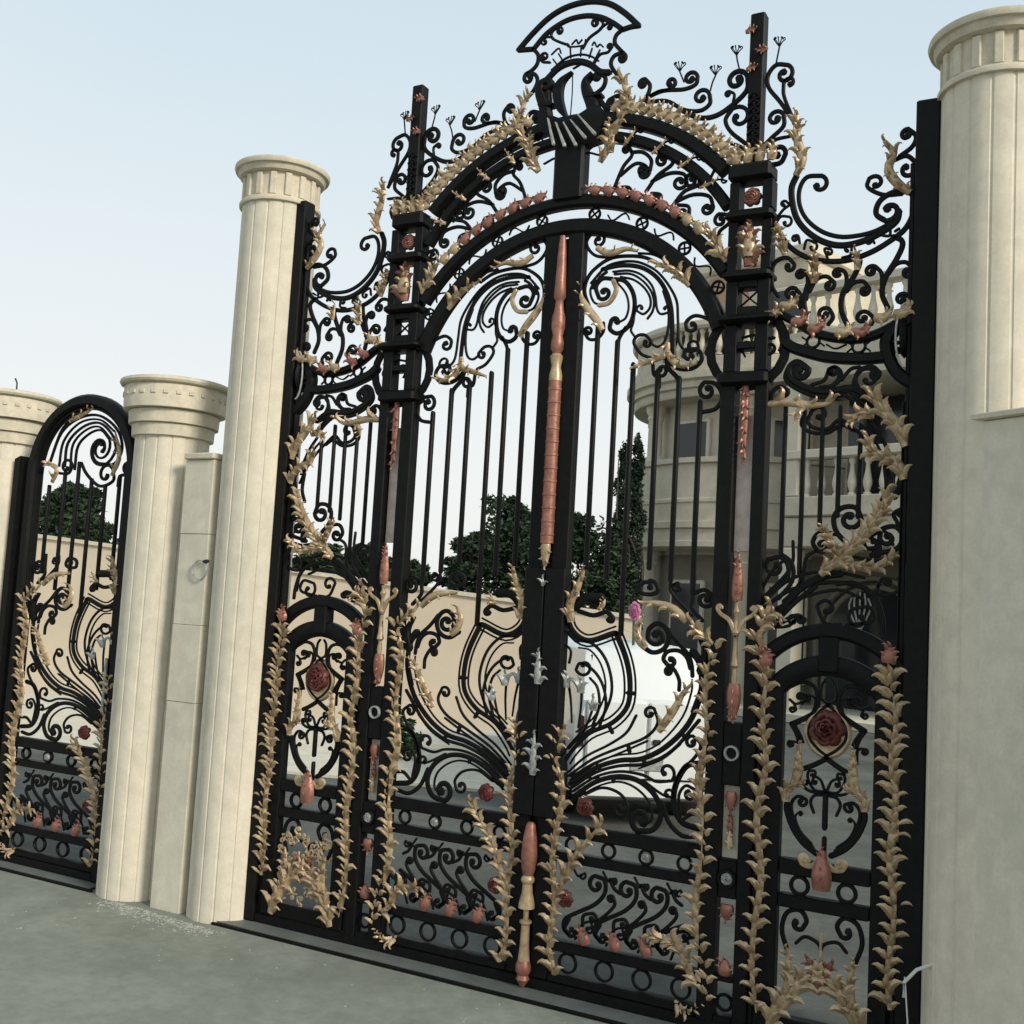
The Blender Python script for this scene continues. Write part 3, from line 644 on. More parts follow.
L.put(MB().lathe([(.036, -.40), (.05, -.42), (.05, -.44), (.036, -.46), (.04, -.52), (.058, -.60), (.06, -.63), (.02, -.64), (.02, -.71), (.045, -.72), (.045, -.735), (.03, -.75), (.034, -.9), (.044, -1.0)], -.005, -.075, 16), 'baluster', M['gold'])
L.put(MB().lathe([(.044, -1.0), (.056, -1.03), (.058, -1.07), (.04, -1.1), (.05, -1.13), (.03, -1.16), (.01, -1.19)], -.005, -.075, 16), 'baluster', M['copper'])

# ================================================================= side panels
def side_panel(D, right):
    D.box('jamb', 1.665, 1.80, -.045, .045, -1.115, 1.16); D.box('jamb', 2.385, 2.50, -.045, .045, -1.115, 1.20)
    A = lambda cz, r, a0, a1, w, nm: D.put(stroke(arc(2.09, cz, r, a0, a1, 18), w, .084, sharp=True, ends=False), nm, M['iron'])
    A(.93, .56, 38, 142, .10, 'panel_arch'); A(.82, .445, 40, 140, .135, 'panel_arch')
    D.box('key_block', 2.02, 2.15, -.06, .06, 1.22, 1.455, bev=.01)
    D.box('rail', 1.802, 2.383, -.04, .04, -.10, .0); D.box('rail', 1.802, 2.383, -.04, .04, -.31, -.225); D.box('rail', 1.802, 2.383, -.045, .045, -1.115, -1.0)
    D.box('stile', 2.502, 2.514, -.03, .03, -1.115, 3.0); D.box('rail', 1.627, 1.663, -.03, .03, -1.115, 1.1)
    for x in (1.935, 2.235): D.ring(x, -.165, .055, .026)
    # bars
    for a, b in (((166, 295), (150, 1240)), ((286, 320), (262, 1370)), ((405, 300), (385, 1060)), ((516, 300), (520, 1000)), ((645, 420), (642, 1010))):
        (xa, za), (xb, zb) = tp('q6', [a, b]); D.put(stroke([(xa, za), (xa, zb)], .03, .03), 'bar', M['iron'])
    P = lambda p, w=.028, c=None, t=.8, crop='p6', nm='scroll': D.st(crop, p, w, cB=None if c is None else (*c, t), name=nm)
    P([(130, 355), (185, 310), (188, 255), (155, 225), (112, 235)], .03, (140, 265)); P([(160, 210), (205, 250), (205, 320), (150, 390)], .028)
    P([(240, 290), (235, 330), (190, 385)]); P([(420, 170), (380, 125), (370, 70), (400, 32), (455, 30), (478, 75)], .034, (432, 75)); P([(380, 135), (315, 128), (287, 165), (305, 200)], .03, (325, 178))
    P([(150, 450), (230, 355), (320, 305), (400, 290)], .05, nm='sheaf_bar'); P([(150, 470), (220, 400), (300, 340)], .034, nm='sheaf_bar'); P([(170, 400), (240, 330), (260, 230), (300, 200)], .024, nm='sheaf_bar')
    P([(150, 490), (220, 455), (255, 470)], .03, (238, 470), .6)
    P([(545, 330), (545, 370), (600, 370), (640, 340), (625, 305)], .024); P([(545, 340), (560, 310), (590, 315)], .022, (580, 325)); P([(380, 330), (460, 330), (530, 380), (560, 460), (565, 520)], .03, nm='sheaf_bar')
    P([(550, 210), (620, 190), (640, 140), (610, 105), (560, 115), (550, 150)], .032, (582, 150)); P([(640, 140), (620, 90), (605, 55), (635, 35)], .026, (635, 55)); P([(490, 195), (540, 190), (550, 215)], .026, (535, 210))
    D.ac('p6', [(320, 295), (380, 250), (460, 262), (540, 265), (605, 228)], .075, 7, body=.03, ang=45, fall=.1, name='acanthus_leaf')
    D.ac('p6', [(395, 240), (450, 190), (510, 120), (560, 50), (590, -30)], .095, 7, body=.033, ang=50, fall=.1, name='acanthus_leaf')
    D.ac('p6', [(395, 235), (370, 180), (330, 110)], .07, 4, body=.03, name='acanthus_leaf')
    D.ac('q6', [(925, 770), (900, 690), (820, 630), (720, 590), (690, 500)], .08, 5, body=.032, ang=55, fall=.1, name='acanthus_leaf')
    D.ac('q6', [(935, 560), (900, 450), (820, 360), (760, 290), (715, 220)], .10, 4, body=.034, ang=50, fall=.05, name='acanthus_leaf')
    D.ac('q6', [(740, 360), (660, 350), (590, 400)], .085, 3, body=.03, name='acanthus_leaf')
    P([(860, 880), (910, 780), (915, 700)], .04, crop='q6'); P([(770, 920), (810, 820), (800, 680)], .03, crop='q6')
    D.ac('q6', [(60, 290), (180, 275), (330, 295), (430, 285), (480, 250)], .085, 4, body=.03, sides=(1,), ang=55, name='acanthus_leaf')
    D.ac('q6', [(300, 300), (250, 340), (235, 400)], .05, 2, body=.024, name='acanthus_leaf')
    # scrolls under the hanging arch
    q = 'q6'
    P([(720, 250), (640, 200), (570, 180), (480, 195), (380, 200), (270, 165), (195, 110), (190, 50), (240, 15), (310, 60)], .045, (255, 75), .7, q); P([(690, 255), (560, 205), (420, 212), (300, 195), (220, 150)], .02, None, 0, q)
    P([(330, 160), (410, 130), (440, 70), (480, 45)], .026, (462, 75), .8, q); P([(430, 185), (500, 140), (520, 80), (480, 45), (440, 60)], .026, (462, 78), .5, q)
    P([(520, 130), (580, 60), (640, 45)], .024, None, 0, q); P([(640, 200), (612, 130), (640, 65), (720, 45), (765, 80)], .03, (730, 95), .7, q)
    P([(75, 265), (85, 200), (130, 170), (180, 195)], .03, (150, 208), .8, q)
    # hanging arch: two ribs, copper shells, rings
    D.st('d', [(120, 505), (200, 545), (300, 605), (400, 640), (500, 655), (600, 655), (700, 630), (800, 580), (870, 535)], .06, d=.08, name='hanging_arch'); D.st('d', [(150, 675), (200, 710), (300, 742), (400, 765), (520, 775), (640, 775), (760, 765)], .075, d=.08, name='hanging_arch')
    D.st('d', [(905, 545), (820, 590), (765, 670), (775, 760), (820, 850), (880, 905), (935, 930)], .085, d=.09, name='ring_arc')
    for c in ((320, 672), (595, 702)):
        x, z = tp('d', [c])[0]; D.ring(x, z, .042, .018); D.put(stroke([(x-.075, z-.035), (x-.04, z), (x-.075, z+.035)], .012, .02), 'link_scroll', M['iron']); D.put(stroke([(x+.075, z-.035), (x+.04, z), (x+.075, z+.035)], .012, .02), 'link_scroll', M['iron'])
    D.st('d', [(400, 690), (455, 715), (520, 690)], .012, name='link_scroll')
    for c, m_ in (((180, 445), 'gold'), ((250, 540), 'copper'), ((350, 580), 'copper'), ((515, 605), 'gold'), ((620, 602), 'copper'), ((750, 515), 'gold'), ((865, 490), 'gold'), ((85, 500), 'gold')):
        x, z = tp('d', [c])[0]; D.put(acanthus([(x-.055, z-.02), (x+.0, z-.03), (x+.05, z+.015)], .06, 2, .034, -.05, fall=.2, ang=50, lift=.025, seed=int(c[0])), 'shell', M[m_])
    D.st('d', [(800, 650), (790, 720), (850, 735), (870, 700)], .024, cB=(828, 710, .8))
    x, z = tp('d', [(945, 668)])[0]
    mb = MB(); mb.lathe([(.09, -.02), (.11, 0), (.09, .02)], 0, 0, 20); mb.map(lambda v: (2.50+v[2]*1.0, v[0]*.9, 3.43+v[1]*1.3)); D.put(mb, 'hinge_disc', M['iron'])
    D.put(stroke(arc(2.515, 3.43, .06, 95, 265, 14, .21), .014, .014, Y=-.06), 'hinge_rim', M['silver'])
    # upper scrolls
    w = .026
    s = lambda p, c=None, t=.85, w=.028, crop='d': D.st(crop, p, w, cB=None if c is None else (*c, t))
    s([(110, 400), (75, 340), (75, 230), (110, 180), (165, 168), (207, 205)], (175, 222), .7)
    s([(275, 510), (265, 430), (285, 340), (320, 250), (332, 190)], None, 0, .036); s([(278, 420), (290, 340), (280, 262), (245, 243)], (243, 272), .7); s([(298, 372), (340, 300), (400, 280), (447, 315)], (415, 335), .8)
    s([(530, 580), (490, 480), (500, 380), (560, 290), (600, 200), (592, 160)], None, 0, .036); s([(495, 400), (522, 320), (512, 255), (472, 235)], (465, 264), .7); s([(522, 372), (560, 322), (620, 310), (657, 350)], (627, 368), .8)
    s([(770, 470), (735, 380), (760, 280), (820, 180), (857, 100), (850, 60), (800, 40)], None, 0, .036); s([(735, 340), (732, 262), (698, 222)], (668, 250), .9); s([(770, 270), (820, 207), (880, 195), (922, 235)], (885, 255), .8)
    s([(238, 470), (247, 400), (215, 352)], (187, 385), .9); s([(410, 570), (440, 525), (420, 478)], (385, 507), .9); s([(670, 570), (682, 530), (652, 498)], (617, 530), .9); s([(910, 470), (912, 410), (878, 387)], (853, 417), .9)
    k5 = 'c5'
    s([(860, 760), (800, 790), (740, 805), (680, 808), (620, 790), (570, 750), (545, 700), (545, 645), (570, 605), (620, 600)], (612, 632), .7, .03, k5)
    s([(535, 600), (518, 640), (520, 690), (535, 745), (570, 790), (625, 825), (690, 838), (765, 822), (830, 790), (875, 755), (885, 720)], None, 0, .042, k5)
    s([(455, 750), (500, 830), (555, 872), (620, 890), (700, 890), (780, 865), (850, 825), (910, 775), (940, 700), (925, 660), (870, 655), (820, 685), (806, 730), (840, 755)], (852, 718), .7, .036, k5)
    s([(895, 662), (830, 665), (778, 640), (782, 610)], (805, 625), .7, .028, k5); s([(885, 535), (930, 500), (942, 465), (915, 440)], (910, 460), .8, .03, k5); s([(865, 548), (910, 532), (942, 555)], (912, 578), .8, .03, k5)
    for p, c in (([(470, 740), (490, 715), (508, 700), (500, 688)], (490, 697)), ([(460, 770), (480, 740), (510, 740)], (500, 760)), ([(545, 830), (540, 805), (525, 805)], (530, 815)), ([(560, 850), (570, 820), (600, 830)], (590, 845)), ([(640, 880), (630, 850), (650, 850)], (645, 862)), ([(690, 880), (720, 870), (722, 845)], (708, 852)), ([(800, 830), (790, 812), (775, 815)], (783, 824)), ([(810, 800), (850, 805), (855, 780)], (840, 785)), ([(870, 790), (885, 780)], None)):
        s(p, c, .7, .018, k5)
    D.ac('c5', [(925, 665), (875, 625), (850, 580), (868, 530), (838, 488)], .055, 4, body=.03, sides=(1, -1), fall=.1, name='acanthus_leaf')
    D.ac('c9', [(820, 990), (790, 880), (755, 760)], .06, 3, body=.025, name='acanthus_leaf')
    D.ac('d', [(330, 330), (335, 240), (340, 150)], .06, 3, body=.026, name='acanthus_leaf'); D.ac('d', [(590, 250), (590, 190), (580, 130)], .05, 2, body=.022, name='acanthus_leaf'); D.ac('c5', [(470, 770), (490, 820)], .05, 2, body=.02, name='acanthus_leaf')
    # arched panel filling (drawn on its left half, mirrored about x = 2.09)
    for E_ in (Side(D.root, D.fx, D.fz, D.flip), Side(D.root, lambda x, g=D.fx: g(2*2.084-x), D.fz, not D.flip)):
        h = lambda p, c=None, t=.8, w=.022, crop='s1': E_.st(crop, p, w, cB=None if c is None else (*c, t), name='heart_scroll')
        h([(165, 500), (290, 445), (365, 395), (382, 310), (345, 205), (250, 175), (150, 215)], None, 0, .026)
        h([(195, 510), (300, 455), (345, 390), (358, 310), (310, 275), (270, 300)], (300, 305), .6, .018); h([(250, 345), (285, 315), (290, 280), (240, 262)], (237, 290), .8, .02); h([(260, 330), (200, 345), (155, 310)], None, 0, .018); h([(190, 345), (205, 390), (180, 410)], (175, 385), .7, .016)
        E_.st('s1', [(165, 500), (205, 570), (230, 650)], .026, name='heart_scroll'); E_.st('s1', [(200, 515), (240, 590), (262, 650)], .018, name='heart_scroll')
        h([(455, 760), (370, 690), (310, 600), (320, 500), (400, 400), (470, 350)], None, 0, .03); h([(450, 340), (405, 300), (410, 200), (440, 155)], None, 0, .018)
        h([(450, 775), (350, 825), (265, 855)], None, 0, .034); h([(215, 770), (215, 660), (150, 640)], (165, 665), .6, .02)
        v = 's2'
        h([(440, 250), (350, 235), (300, 150), (305, 90), (350, 85)], (335, 110), .5, .018, v); h([(430, 240), (400, 160), (350, 130), (335, 170)], (355, 175), .6, .018, v); h([(430, 255), (330, 250), (265, 210), (260, 175)], (280, 180), .6, .02, v)
        h([(370, 740), (260, 650), (180, 530), (135, 400), (135, 340)], None, 0, .038, v); h([(340, 690), (240, 590), (180, 440), (170, 340), (220, 285), (285, 310)], (250, 330), .8, .022, v); h([(330, 660), (240, 560), (200, 450), (235, 405)], (240, 425), .6, .014, v)
        h([(345, 415), (320, 330), (350, 280), (410, 275)], None, 0, .02, v)
        E_.st('s2', [(395, 800), (340, 830), (270, 810), (250, 765)], .04, name='heart_arm', m='gold', cB=(285, 775, .5), Y=-.03)
        E_.ac('s1', [(190, 1000), (225, 900), (235, 780), (245, 660)], .06, 4, body=.034, lift=.03, ang=30, name='acanthus_leaf')
        E_.ac('s2', [(130, 320), (140, 240), (210, 190), (260, 180)], .07, 4, body=.03, lift=.03, ang=40, name='acanthus_leaf')
        c7 = 'c7'
        h([(185, 730), (165, 650), (185, 585), (235, 575), (262, 615), (245, 650)], (225, 628), .5, .03, c7); h([(220, 705), (255, 680), (300, 700), (322, 730)], None, 0, .022, c7)
        E_.ac('c7', [(120, 1040), (150, 960), (210, 890), (260, 840), (320, 815)], .13, 5, body=.045, ang=55, fall=.15, lift=.05, name='acanthus_leaf')
        E_.ac('c7', [(175, 930), (195, 850), (195, 760), (190, 720)], .07, 4, body=.03, name='acanthus_leaf')
        E_.ac('c7', [(325, 900), (300, 820), (270, 760)], .07, 3, body=.04, m='copper', lift=.02, name='acanthus_leaf')
    D.put(stroke([(2.084, .435), (2.084, .22)], .035, .034), 'heart_bar', M['iron']); D.put(stroke([(2.084, .16), (2.084, .03)], .03, .034), 'heart_bar', M['iron'])
    x, z = tp('s1', [(455, 540)])[0]
    ro = D.put(rosette(2.084, z, .118, -.04, 5), 'rose', M['rose']); D.put(MB().lathe([(.02, 0), (.14, 0), (.155, .02), (.02, .03)], 0, 0, 24).map(lambda v: (2.084+v[0], v[2]-.01, z-.02+v[1]*1.15)), 'rose_back', M['gold'], parent=ro)
    D.put(acanthus([(2.084, -.16), (2.084, -.02), (2.084, .09)], .06, 3, .07, -.05, fall=.5, ang=30, lift=.02, seed=6), 'bulb', M['copper'])
    D.put(stroke([(2.084, -.45), (2.084, -.8)], .02, .03), 'bar', M['gold'])
    # garlands on the jambs
    D.ac('px', [(755, 1010), (757, 960), (758, 900), (762, 850), (762, 800), (765, 760), (768, 720), (766, 680), (762, 650), (762, 630), (768, 605)], .097, 26, body=.026, fall=.05, ang=60, lift=.06, name='garland')
    D.ac('px', [(891, 1008), (892, 960), (893, 910), (895, 870), (892, 830), (896, 790), (895, 750), (893, 720), (895, 690), (892, 665)], .097, 25, body=.026, fall=.05, ang=60, lift=.06, name='garland')
    D.ac('h1', [(720, 560), (790, 480), (860, 480), (880, 530)], .06, 3, body=.03, name='acanthus_leaf')
    for c in ((768, 658), (890, 655)):
        x, z = tp('px', [c])[0]; D.put(acanthus([(x, z-.05), (x+.01, z+.05)], .07, 2, .045, -.07, fall=.3, ang=40, lift=.03, seed=8), 'bud', M['copper'])
def left_trace(D):
    # bundle of bars curling round the head of the side panel, best seen on the left one
    l = lambda p, w=.022, c=None, t=.8: D.st('l1', p, w, d=.018, cB=None if c is None else (*c, t), name='sheaf_bar')
    l([(610, 270), (520, 312), (410, 305), (330, 380), (260, 450)]); l([(770, 110), (775, 180), (720, 250), (600, 325), (480, 352), (410, 345), (340, 400), (290, 460)], .03)
    l([(350, 575), (420, 520), (480, 582), (560, 572), (605, 520), (590, 445)], .026, (538, 475)); l([(330, 605), (405, 560), (480, 612), (580, 602), (642, 540), (630, 450)], .026)
    l([(560, 268), (490, 262), (455, 205), (480, 140)]); l([(300, 370), (360, 300), (362, 232), (330, 172)], .024, (285, 238)); l([(255, 535), (180, 650), (120, 780), (50, 900), (55, 1000)], .026); l([(350, 575), (250, 680), (160, 810), (90, 960)], .022)
    l([(420, 590), (402, 700), (390, 850), (385, 1020)], .02); l([(300, 560), (230, 640), (170, 760), (100, 880)], .018)
    k = lambda p, w=.022, c=None: D.st('l2', p, w, d=.018, cB=None if c is None else (*c, .8), name='sheaf_bar')
    k([(520, 830), (440, 752), (330, 722), (245, 750), (222, 830)], .028); k([(530, 825), (450, 722), (360, 690), (270, 702)]); k([(545, 825), (480, 735), (450, 672), (455, 600)]); k([(510, 840), (420, 780), (330, 745), (270, 765)]); k([(535, 800), (500, 700), (470, 660)])
    k([(300, 850), (240, 830), (250, 790), (290, 800)], .024, (272, 828)); k([(310, 850), (350, 850), (375, 800)], .024, (350, 805)); k([(480, 880), (440, 870), (420, 840)], .022, (432, 852)); k([(215, 600), (240, 560), (280, 590)], .022, (262, 600)); k([(210, 640), (250, 650), (300, 640)], .022, (262, 620))
pr = empty('gate_side_panel', (2.09*S, 0, .02), 'arched black iron side panel beside the nearest column, villa door seen behind it', 'gate panel', 'fixed side panels of the main gate')
pl = empty('gate_side_panel', (-2.09*S, 0, .02), 'arched black iron side panel left of the double gate, gold filigree low down', 'gate panel', 'fixed side panels of the main gate')
side_panel(Side(pr), True); side_panel(MIR(pl), False)
left_trace(Side(pl)); left_trace(MIR(pr))
ml = MIR(pl)                                                       # extra gold filigree low in the left-hand panel
rr = random.Random(5)
for k in range(60):
    x, z = 1.84+rr.random()*.5, -.98+rr.random()*.55; a = rr.random()*6.28
    q = stroke([(x, z), (x+.04*math.cos(a), z+.04*math.sin(a)), (x+.06*math.cos(a+.8), z+.06*math.sin(a+.8))], .018, .016, cB=((x+.045*math.cos(a+.9), z+.045*math.sin(a+.9)), .6), Y=-.02)
    ml.put(q, 'filigree_scroll', M['gold'])

# ================================================================= small pedestrian gate
ped = empty('pedestrian_gate', (-5.17*S, 0, .02), 'narrow round-topped black iron gate standing between the two short columns', 'gate')
def pz(z): return z if z < 1.8 else (z-1.22 if z > 3.25 else 1.8+(z-1.8)*(.23/1.45))
def px_(x, z):
    a = -4.49-(x-.17)*1.135; b = -4.955-(x-.36)*.92; u = min(1, max(0, (z-2.2)/.9)); return a+(b-a)*u
PG = Side(ped, None, pz, True, px_)
leaf_iron(PG, False)
Q = Side(ped)
for (xa, ya), (xb, yb) in (((150, 440), (125, 700)), ((195, 400), (165, 750)), ((240, 370), (205, 750)), ((275, 420), (240, 830)), ((312, 440), (290, 750)), ((358, 410), (335, 720))):
    a_, b_ = tp('sg', [(xa, ya), (xb, yb)]); Q.put(stroke([(b_[0], a_[1]), b_], .034, .034), 'bar', M['iron'])
for pts, c, w in (([(150, 370), (185, 280), (240, 235), (300, 228), (352, 268), (368, 325), (345, 372), (305, 372)], (303, 328), .026), ([(195, 380), (205, 310), (250, 262), (300, 250), (338, 285), (350, 325)], (303, 326), .024),
                  ([(225, 390), (235, 320), (270, 282), (305, 272), (330, 300)], (303, 326), .022), ([(245, 370), (262, 405), (300, 440), (340, 425), (342, 395)], (318, 405), .03), ([(355, 440), (362, 410), (395, 405)], (382, 388), .03), ([(170, 400), (205, 402), (218, 380)], (200, 382), .028)):
    Q.st('sg', pts, w, cB=(*c, .9), d=.026, name='swirl_bar')
for pts in ([(160, 340), (190, 265), (245, 218), (300, 210), (362, 250)], [(178, 380), (192, 305), (240, 250), (300, 240), (345, 275)], [(212, 388), (220, 315), (258, 272), (300, 262), (335, 300)], [(390, 330), (375, 270), (340, 225)]): Q.st('sg', pts, .02, d=.024, name='swirl_bar')
Q.ac('sg', [(345, 410), (368, 350), (355, 280)], .05, 3, body=.03, name='acanthus_leaf'); Q.ac('sg', [(220, 245), (270, 220), (290, 205)], .05, 3, body=.025, name='acanthus_leaf'); Q.ac('sg', [(165, 430), (180, 390), (150, 370)], .06, 3, body=.03, name='acanthus_leaf')
Q.put(stroke([(-4.445, -1.19), (-4.445, 2.0)]+arc(-5.15, 2.62, .705, 0, 180, 28)+[(-5.855, 2.0), (-5.855, -1.19)], .12, .14, sharp=True), 'arch_frame', M['iron'])
Q.put(stroke(arc(-5.15, 2.62, .63, 0, 180, 28), .03, .06, sharp=True), 'arch_rim', M['iron'])
Q.box('base_rail', -5.83, -4.50, -.06, .06, -1.19, -1.12)
Q.box('stile', -4.55, -4.499, -.04, .04, -1.115, 2.7); Q.box('stile', -5.832, -5.78, -.04, .04, -1.115, 2.7)
mb = MB(); mb.box(-6.07, -5.99, -.09, .09, -1.2, 2.78); mb.V = [(v[0], v[1], v[2]-(.0 if v[0] > -6.0 else .03)) for v in mb.V]; Q.put(mb, 'back_post', M['iron'])
Q.box('latch', -4.56, -4.53, -.07, -.042, .35, .85, m='silver')
# ================================================================= columns
def shaft(mb, cx, cy, r, z0, z1, flutes=16, depth=.007):
    """shaft of flat staves with narrow sunk joints"""
    prof = []
    for k in range(flutes):
        a0 = 2*PI*k/flutes; da = 2*PI/flutes
        for u, rr in ((.03, r-depth), (.09, r), (.30, r+.002), (.50, r+.003), (.70, r+.002), (.91, r), (.97, r-depth)): prof.append((a0+da*u, rr))
    n = len(prof); V = [(cx+rr*math.cos(a), cy+rr*math.sin(a), z) for z in (z0, z1) for a, rr in prof]
    Fc = [(i, (i+1) % n, n+(i+1) % n, n+i) for i in range(n)]+[tuple(range(n, 2*n))]
    mb.add(V, Fc)
def big_column(cx, cy, label):
    c = empty('column', (cx*S, cy*S, 0), label, 'column', 'tall columns at the main gate')
    mb = MB(); shaft(mb, cx, cy, .335, ZG-.02, 4.98); mb.build('shaft', M['stone'], c)
    MB().lathe([(.33, 4.97), (.362, 4.975), (.366, 5.0), (.355, 5.02), (.34, 5.025)], cx, cy, 48).build('neck_ring', M['stone_cap'], c)
    mb = MB(); mb.lathe([(.325, 5.02), (.325, 5.27)], cx, cy, 48); dr = mb.build('drum', M['stone_cap'], c)
    for k in range(16):
        a = 2*PI*k/16+.1; b = MB().box(.315, .347, -.028, .028, 5.026, 5.235, .006)
        b.map(lambda v: (cx+v[0]*math.cos(a)-v[1]*math.sin(a), cy+v[0]*math.sin(a)+v[1]*math.cos(a), v[2])); b.build('fluting_block', M['stone_cap'], dr)
    MB().lathe([(.34, 5.24), (.375, 5.25), (.39, 5.28), (.395, 5.295), (.418, 5.30), (.428, 5.325), (.424, 5.345), (.40, 5.355), (.2, 5.37)], cx, cy, 56).build('capital_lip', M['stone_cap'], c)
    return c
def small_column(cx, cy, label):
    c = empty('column', (cx*S, cy*S, 0), label, 'column', 'short columns at the small gate')
    mb = MB(); shaft(mb, cx, cy, .335, ZG-.02, 2.93); mb.build('shaft', M['stone'], c)
    MB().lathe([(.335, 2.91), (.37, 2.915), (.375, 3.02), (.36, 3.03)], cx, cy, 48).build('neck_ring', M['stone_cap'], c)
    MB().lathe([(.36, 3.025), (.405, 3.03), (.412, 3.145), (.39, 3.16)], cx, cy, 48).build('capital_band', M['stone_cap'], c)
    d = MB().lathe([(.39, 3.155), (.462, 3.16), (.468, 3.36), (.455, 3.38)], cx, cy, 56).build('drum', M['stone_cap'], c)
    for k in range(26):
        a = 2*PI*k/26; b = MB().box(.455, .476, -.022, .022, 3.275, 3.31, .003)
        b.map(lambda v: (cx+v[0]*math.cos(a)-v[1]*math.sin(a), cy+v[0]*math.sin(a)+v[1]*math.cos(a), v[2])); b.build('dentil', M['stone_cap'], d)
    MB().lathe([(.455, 3.375), (.50, 3.385), (.512, 3.405), (.505, 3.43), (.48, 3.44), (.2, 3.45)], cx, cy, 56).build('capital_lip', M['stone_cap'], c)
    return c
big_column(-2.95, .06, 'tall cream fluted column left of the double gate with a round moulded capital')
big_column(3.035, .0, 'tall cream fluted column right of the double gate, cut off by the picture edge')
small_column(-4.04, .05, 'short cream column with stepped capital between the small gate and the tall column')
small_column(-6.42, .05, 'short cream column left of the small gate with a bent wire on its capital')
# wall pieces
w = empty('wall_section', (-3.5*S, 0, 0), 'narrow greyish stone wall strip with a ring, between short and tall columns', 'wall')
x0, x1 = -3.575, -3.24
zs = [ZG-.02, .55, 1.22, 2.02, 2.68]
for i in range(4): MB().box(x0, x1, -.215-.004*(i % 2), .2, zs[i]+(.0015 if i else 0), zs[i+1]-.0015, .003).build('stone_slab', M['panel'], w)
MB().box(x0+.02, x1-.02, -.19, .19, ZG, 2.68).build('core', M['panel'], w)
MB().box(x0-.01, x1+.01, -.245, .24, 2.683, 2.74, .01).build('coping', M['stone_cap'], w)
q = un(200, 570, -.23)
MB().add(*stroke(arc(q[0], q[1], .085, 0, 360, 24), .008, .016, Y=-.235, sharp=True)).build('wall_ring', M['silver'], w)
MB().add(*stroke([(q[0]+.05, q[1]+.075), (q[0]+.085, q[1]+.08)], .03, .03, Y=-.235)).build('ring_clip', M['rubber'], w)
# splayed wall on the right
a0 = un(974, 414, -.30); wv = Vector((.87, -.493)); nv = Vector((.493, .87))
sw = empty('splayed_wall', (a0[0]*S, -.3*S, 0), 'plain greyish wall with a thin ledge joining the tall right column', 'wall')
def spl(mb): return mb.map(lambda v: (a0[0]+v[0]*wv.x+v[1]*nv.x, -.30+v[0]*wv.y+v[1]*nv.y, v[2]))
spl(MB().box(-.03, 3.2, 0, .34, ZG-.02, 2.80, .006)).build('wall_body', M['panel'], sw)
spl(MB().box(-.02, 3.2, -.03, .36, 2.803, 2.845, .008)).build('ledge', M['stone_cap'], sw)
# upper staves of the right column stand proud above the ledge
# ================================================================= ground
def sheet(name, x0, x1, y0, y1, z, m, n=1):
    o = link(name, [(x0, y0, z), (x1, y0, z), (x1, y1, z), (x0, y1, z)], [(0, 1, 2, 3)], m, None, False, raw=True); o['kind'] = 'structure'; return o
sheet('ground', -150, 150, -150, 250, 0, M['ground'])
sheet('yard_paving', -14, 16, .25, 40, .004, M['yard'])
sl = MB().box(-2.8, 2.78, -.235, .20, ZG+.022, ZG+.03).box(-2.8, 2.78, -.225, .19, ZG-.01, ZG+.022).build('gate_sill', M['sill']); sl['kind'] = 'structure'
sl = MB().box(-6.1, -4.35, -.2, .20, ZG+.022, ZG+.03).build('gate_sill', M['sill']); sl['kind'] = 'structure'
ed = MB().box(-2.82, 2.80, -.262, -.236, ZG-.01, ZG+.02).box(-6.1, -4.3, -.225, -.201, ZG-.01, ZG+.02).build('sill_shadow_gap', M['iron']); ed['kind'] = 'structure'  # black strips standing in for the shadow gap along the sill fronts
# pale rubble and dust at the foot of the columns
rb = MB(); rr = random.Random(3)
def chip(x, y, s):
    V = []
    for k in range(6):
        a = k*PI/3+rr.uniform(-.3, .3); V.append((x+s*math.cos(a)*rr.uniform(.6, 1.2), y+s*math.sin(a)*rr.uniform(.6, 1.2), ZG+.0))
    V.append((x, y, ZG+s*rr.uniform(.25, .6))); rb.add(V, [(k, (k+1) % 6, 6) for k in range(6)])
for k in range(800):
    t = rr.random(); x = -4.0+1.35*t+rr.gauss(0, .05); y = -.27-.10*t-abs(rr.gauss(0, .10)); chip(x, y, rr.choice((.004, .006, .009, .014)))
for k in range(90): chip(rr.uniform(-4.5, 2.3), rr.uniform(-1.3, -.4), rr.choice((.006, .008, .012)))
o = rb.build('rubble', M['rubble'], smooth=False); tag(o, 'pale crumbs of stone and mortar scattered at the foot of the columns', 'rubble', kind='stuff')
# bent white wire by the right column, wire on the left capital
q = un(926, 965, -.25)
tag(MB().tube([(q[0]*S+.02, -.12, (q[1]-ZG)*S), (q[0]*S-.03, -.16, (q[1]-ZG)*S-.02), (q[0]*S-.07, -.17, (q[1]-ZG)*S-.07), (q[0]*S-.07, -.17, (q[1]-ZG)*S-.12)], .0065).tube([(q[0]*S-.068, -.17, (q[1]-ZG)*S-.05), (q[0]*S-.055, -.17, (q[1]-ZG)*S-.2), (q[0]*S-.055, -.17, 0.0)], .0028).build('cable', M['white'], raw=True), 'white cable stub poking from the foot of the right column', 'cable')
q = un(16, 390, .0)
tag(MB().tube([(q[0]*S, 0, 2.77), (q[0]*S+.005, 0, 2.83), (q[0]*S-.01, .01, 2.87), (q[0]*S-.03, .01, 2.90)], .005).build('wire', M['rubber'], raw=True), 'thin bent wire sticking up from the leftmost short column', 'wire')

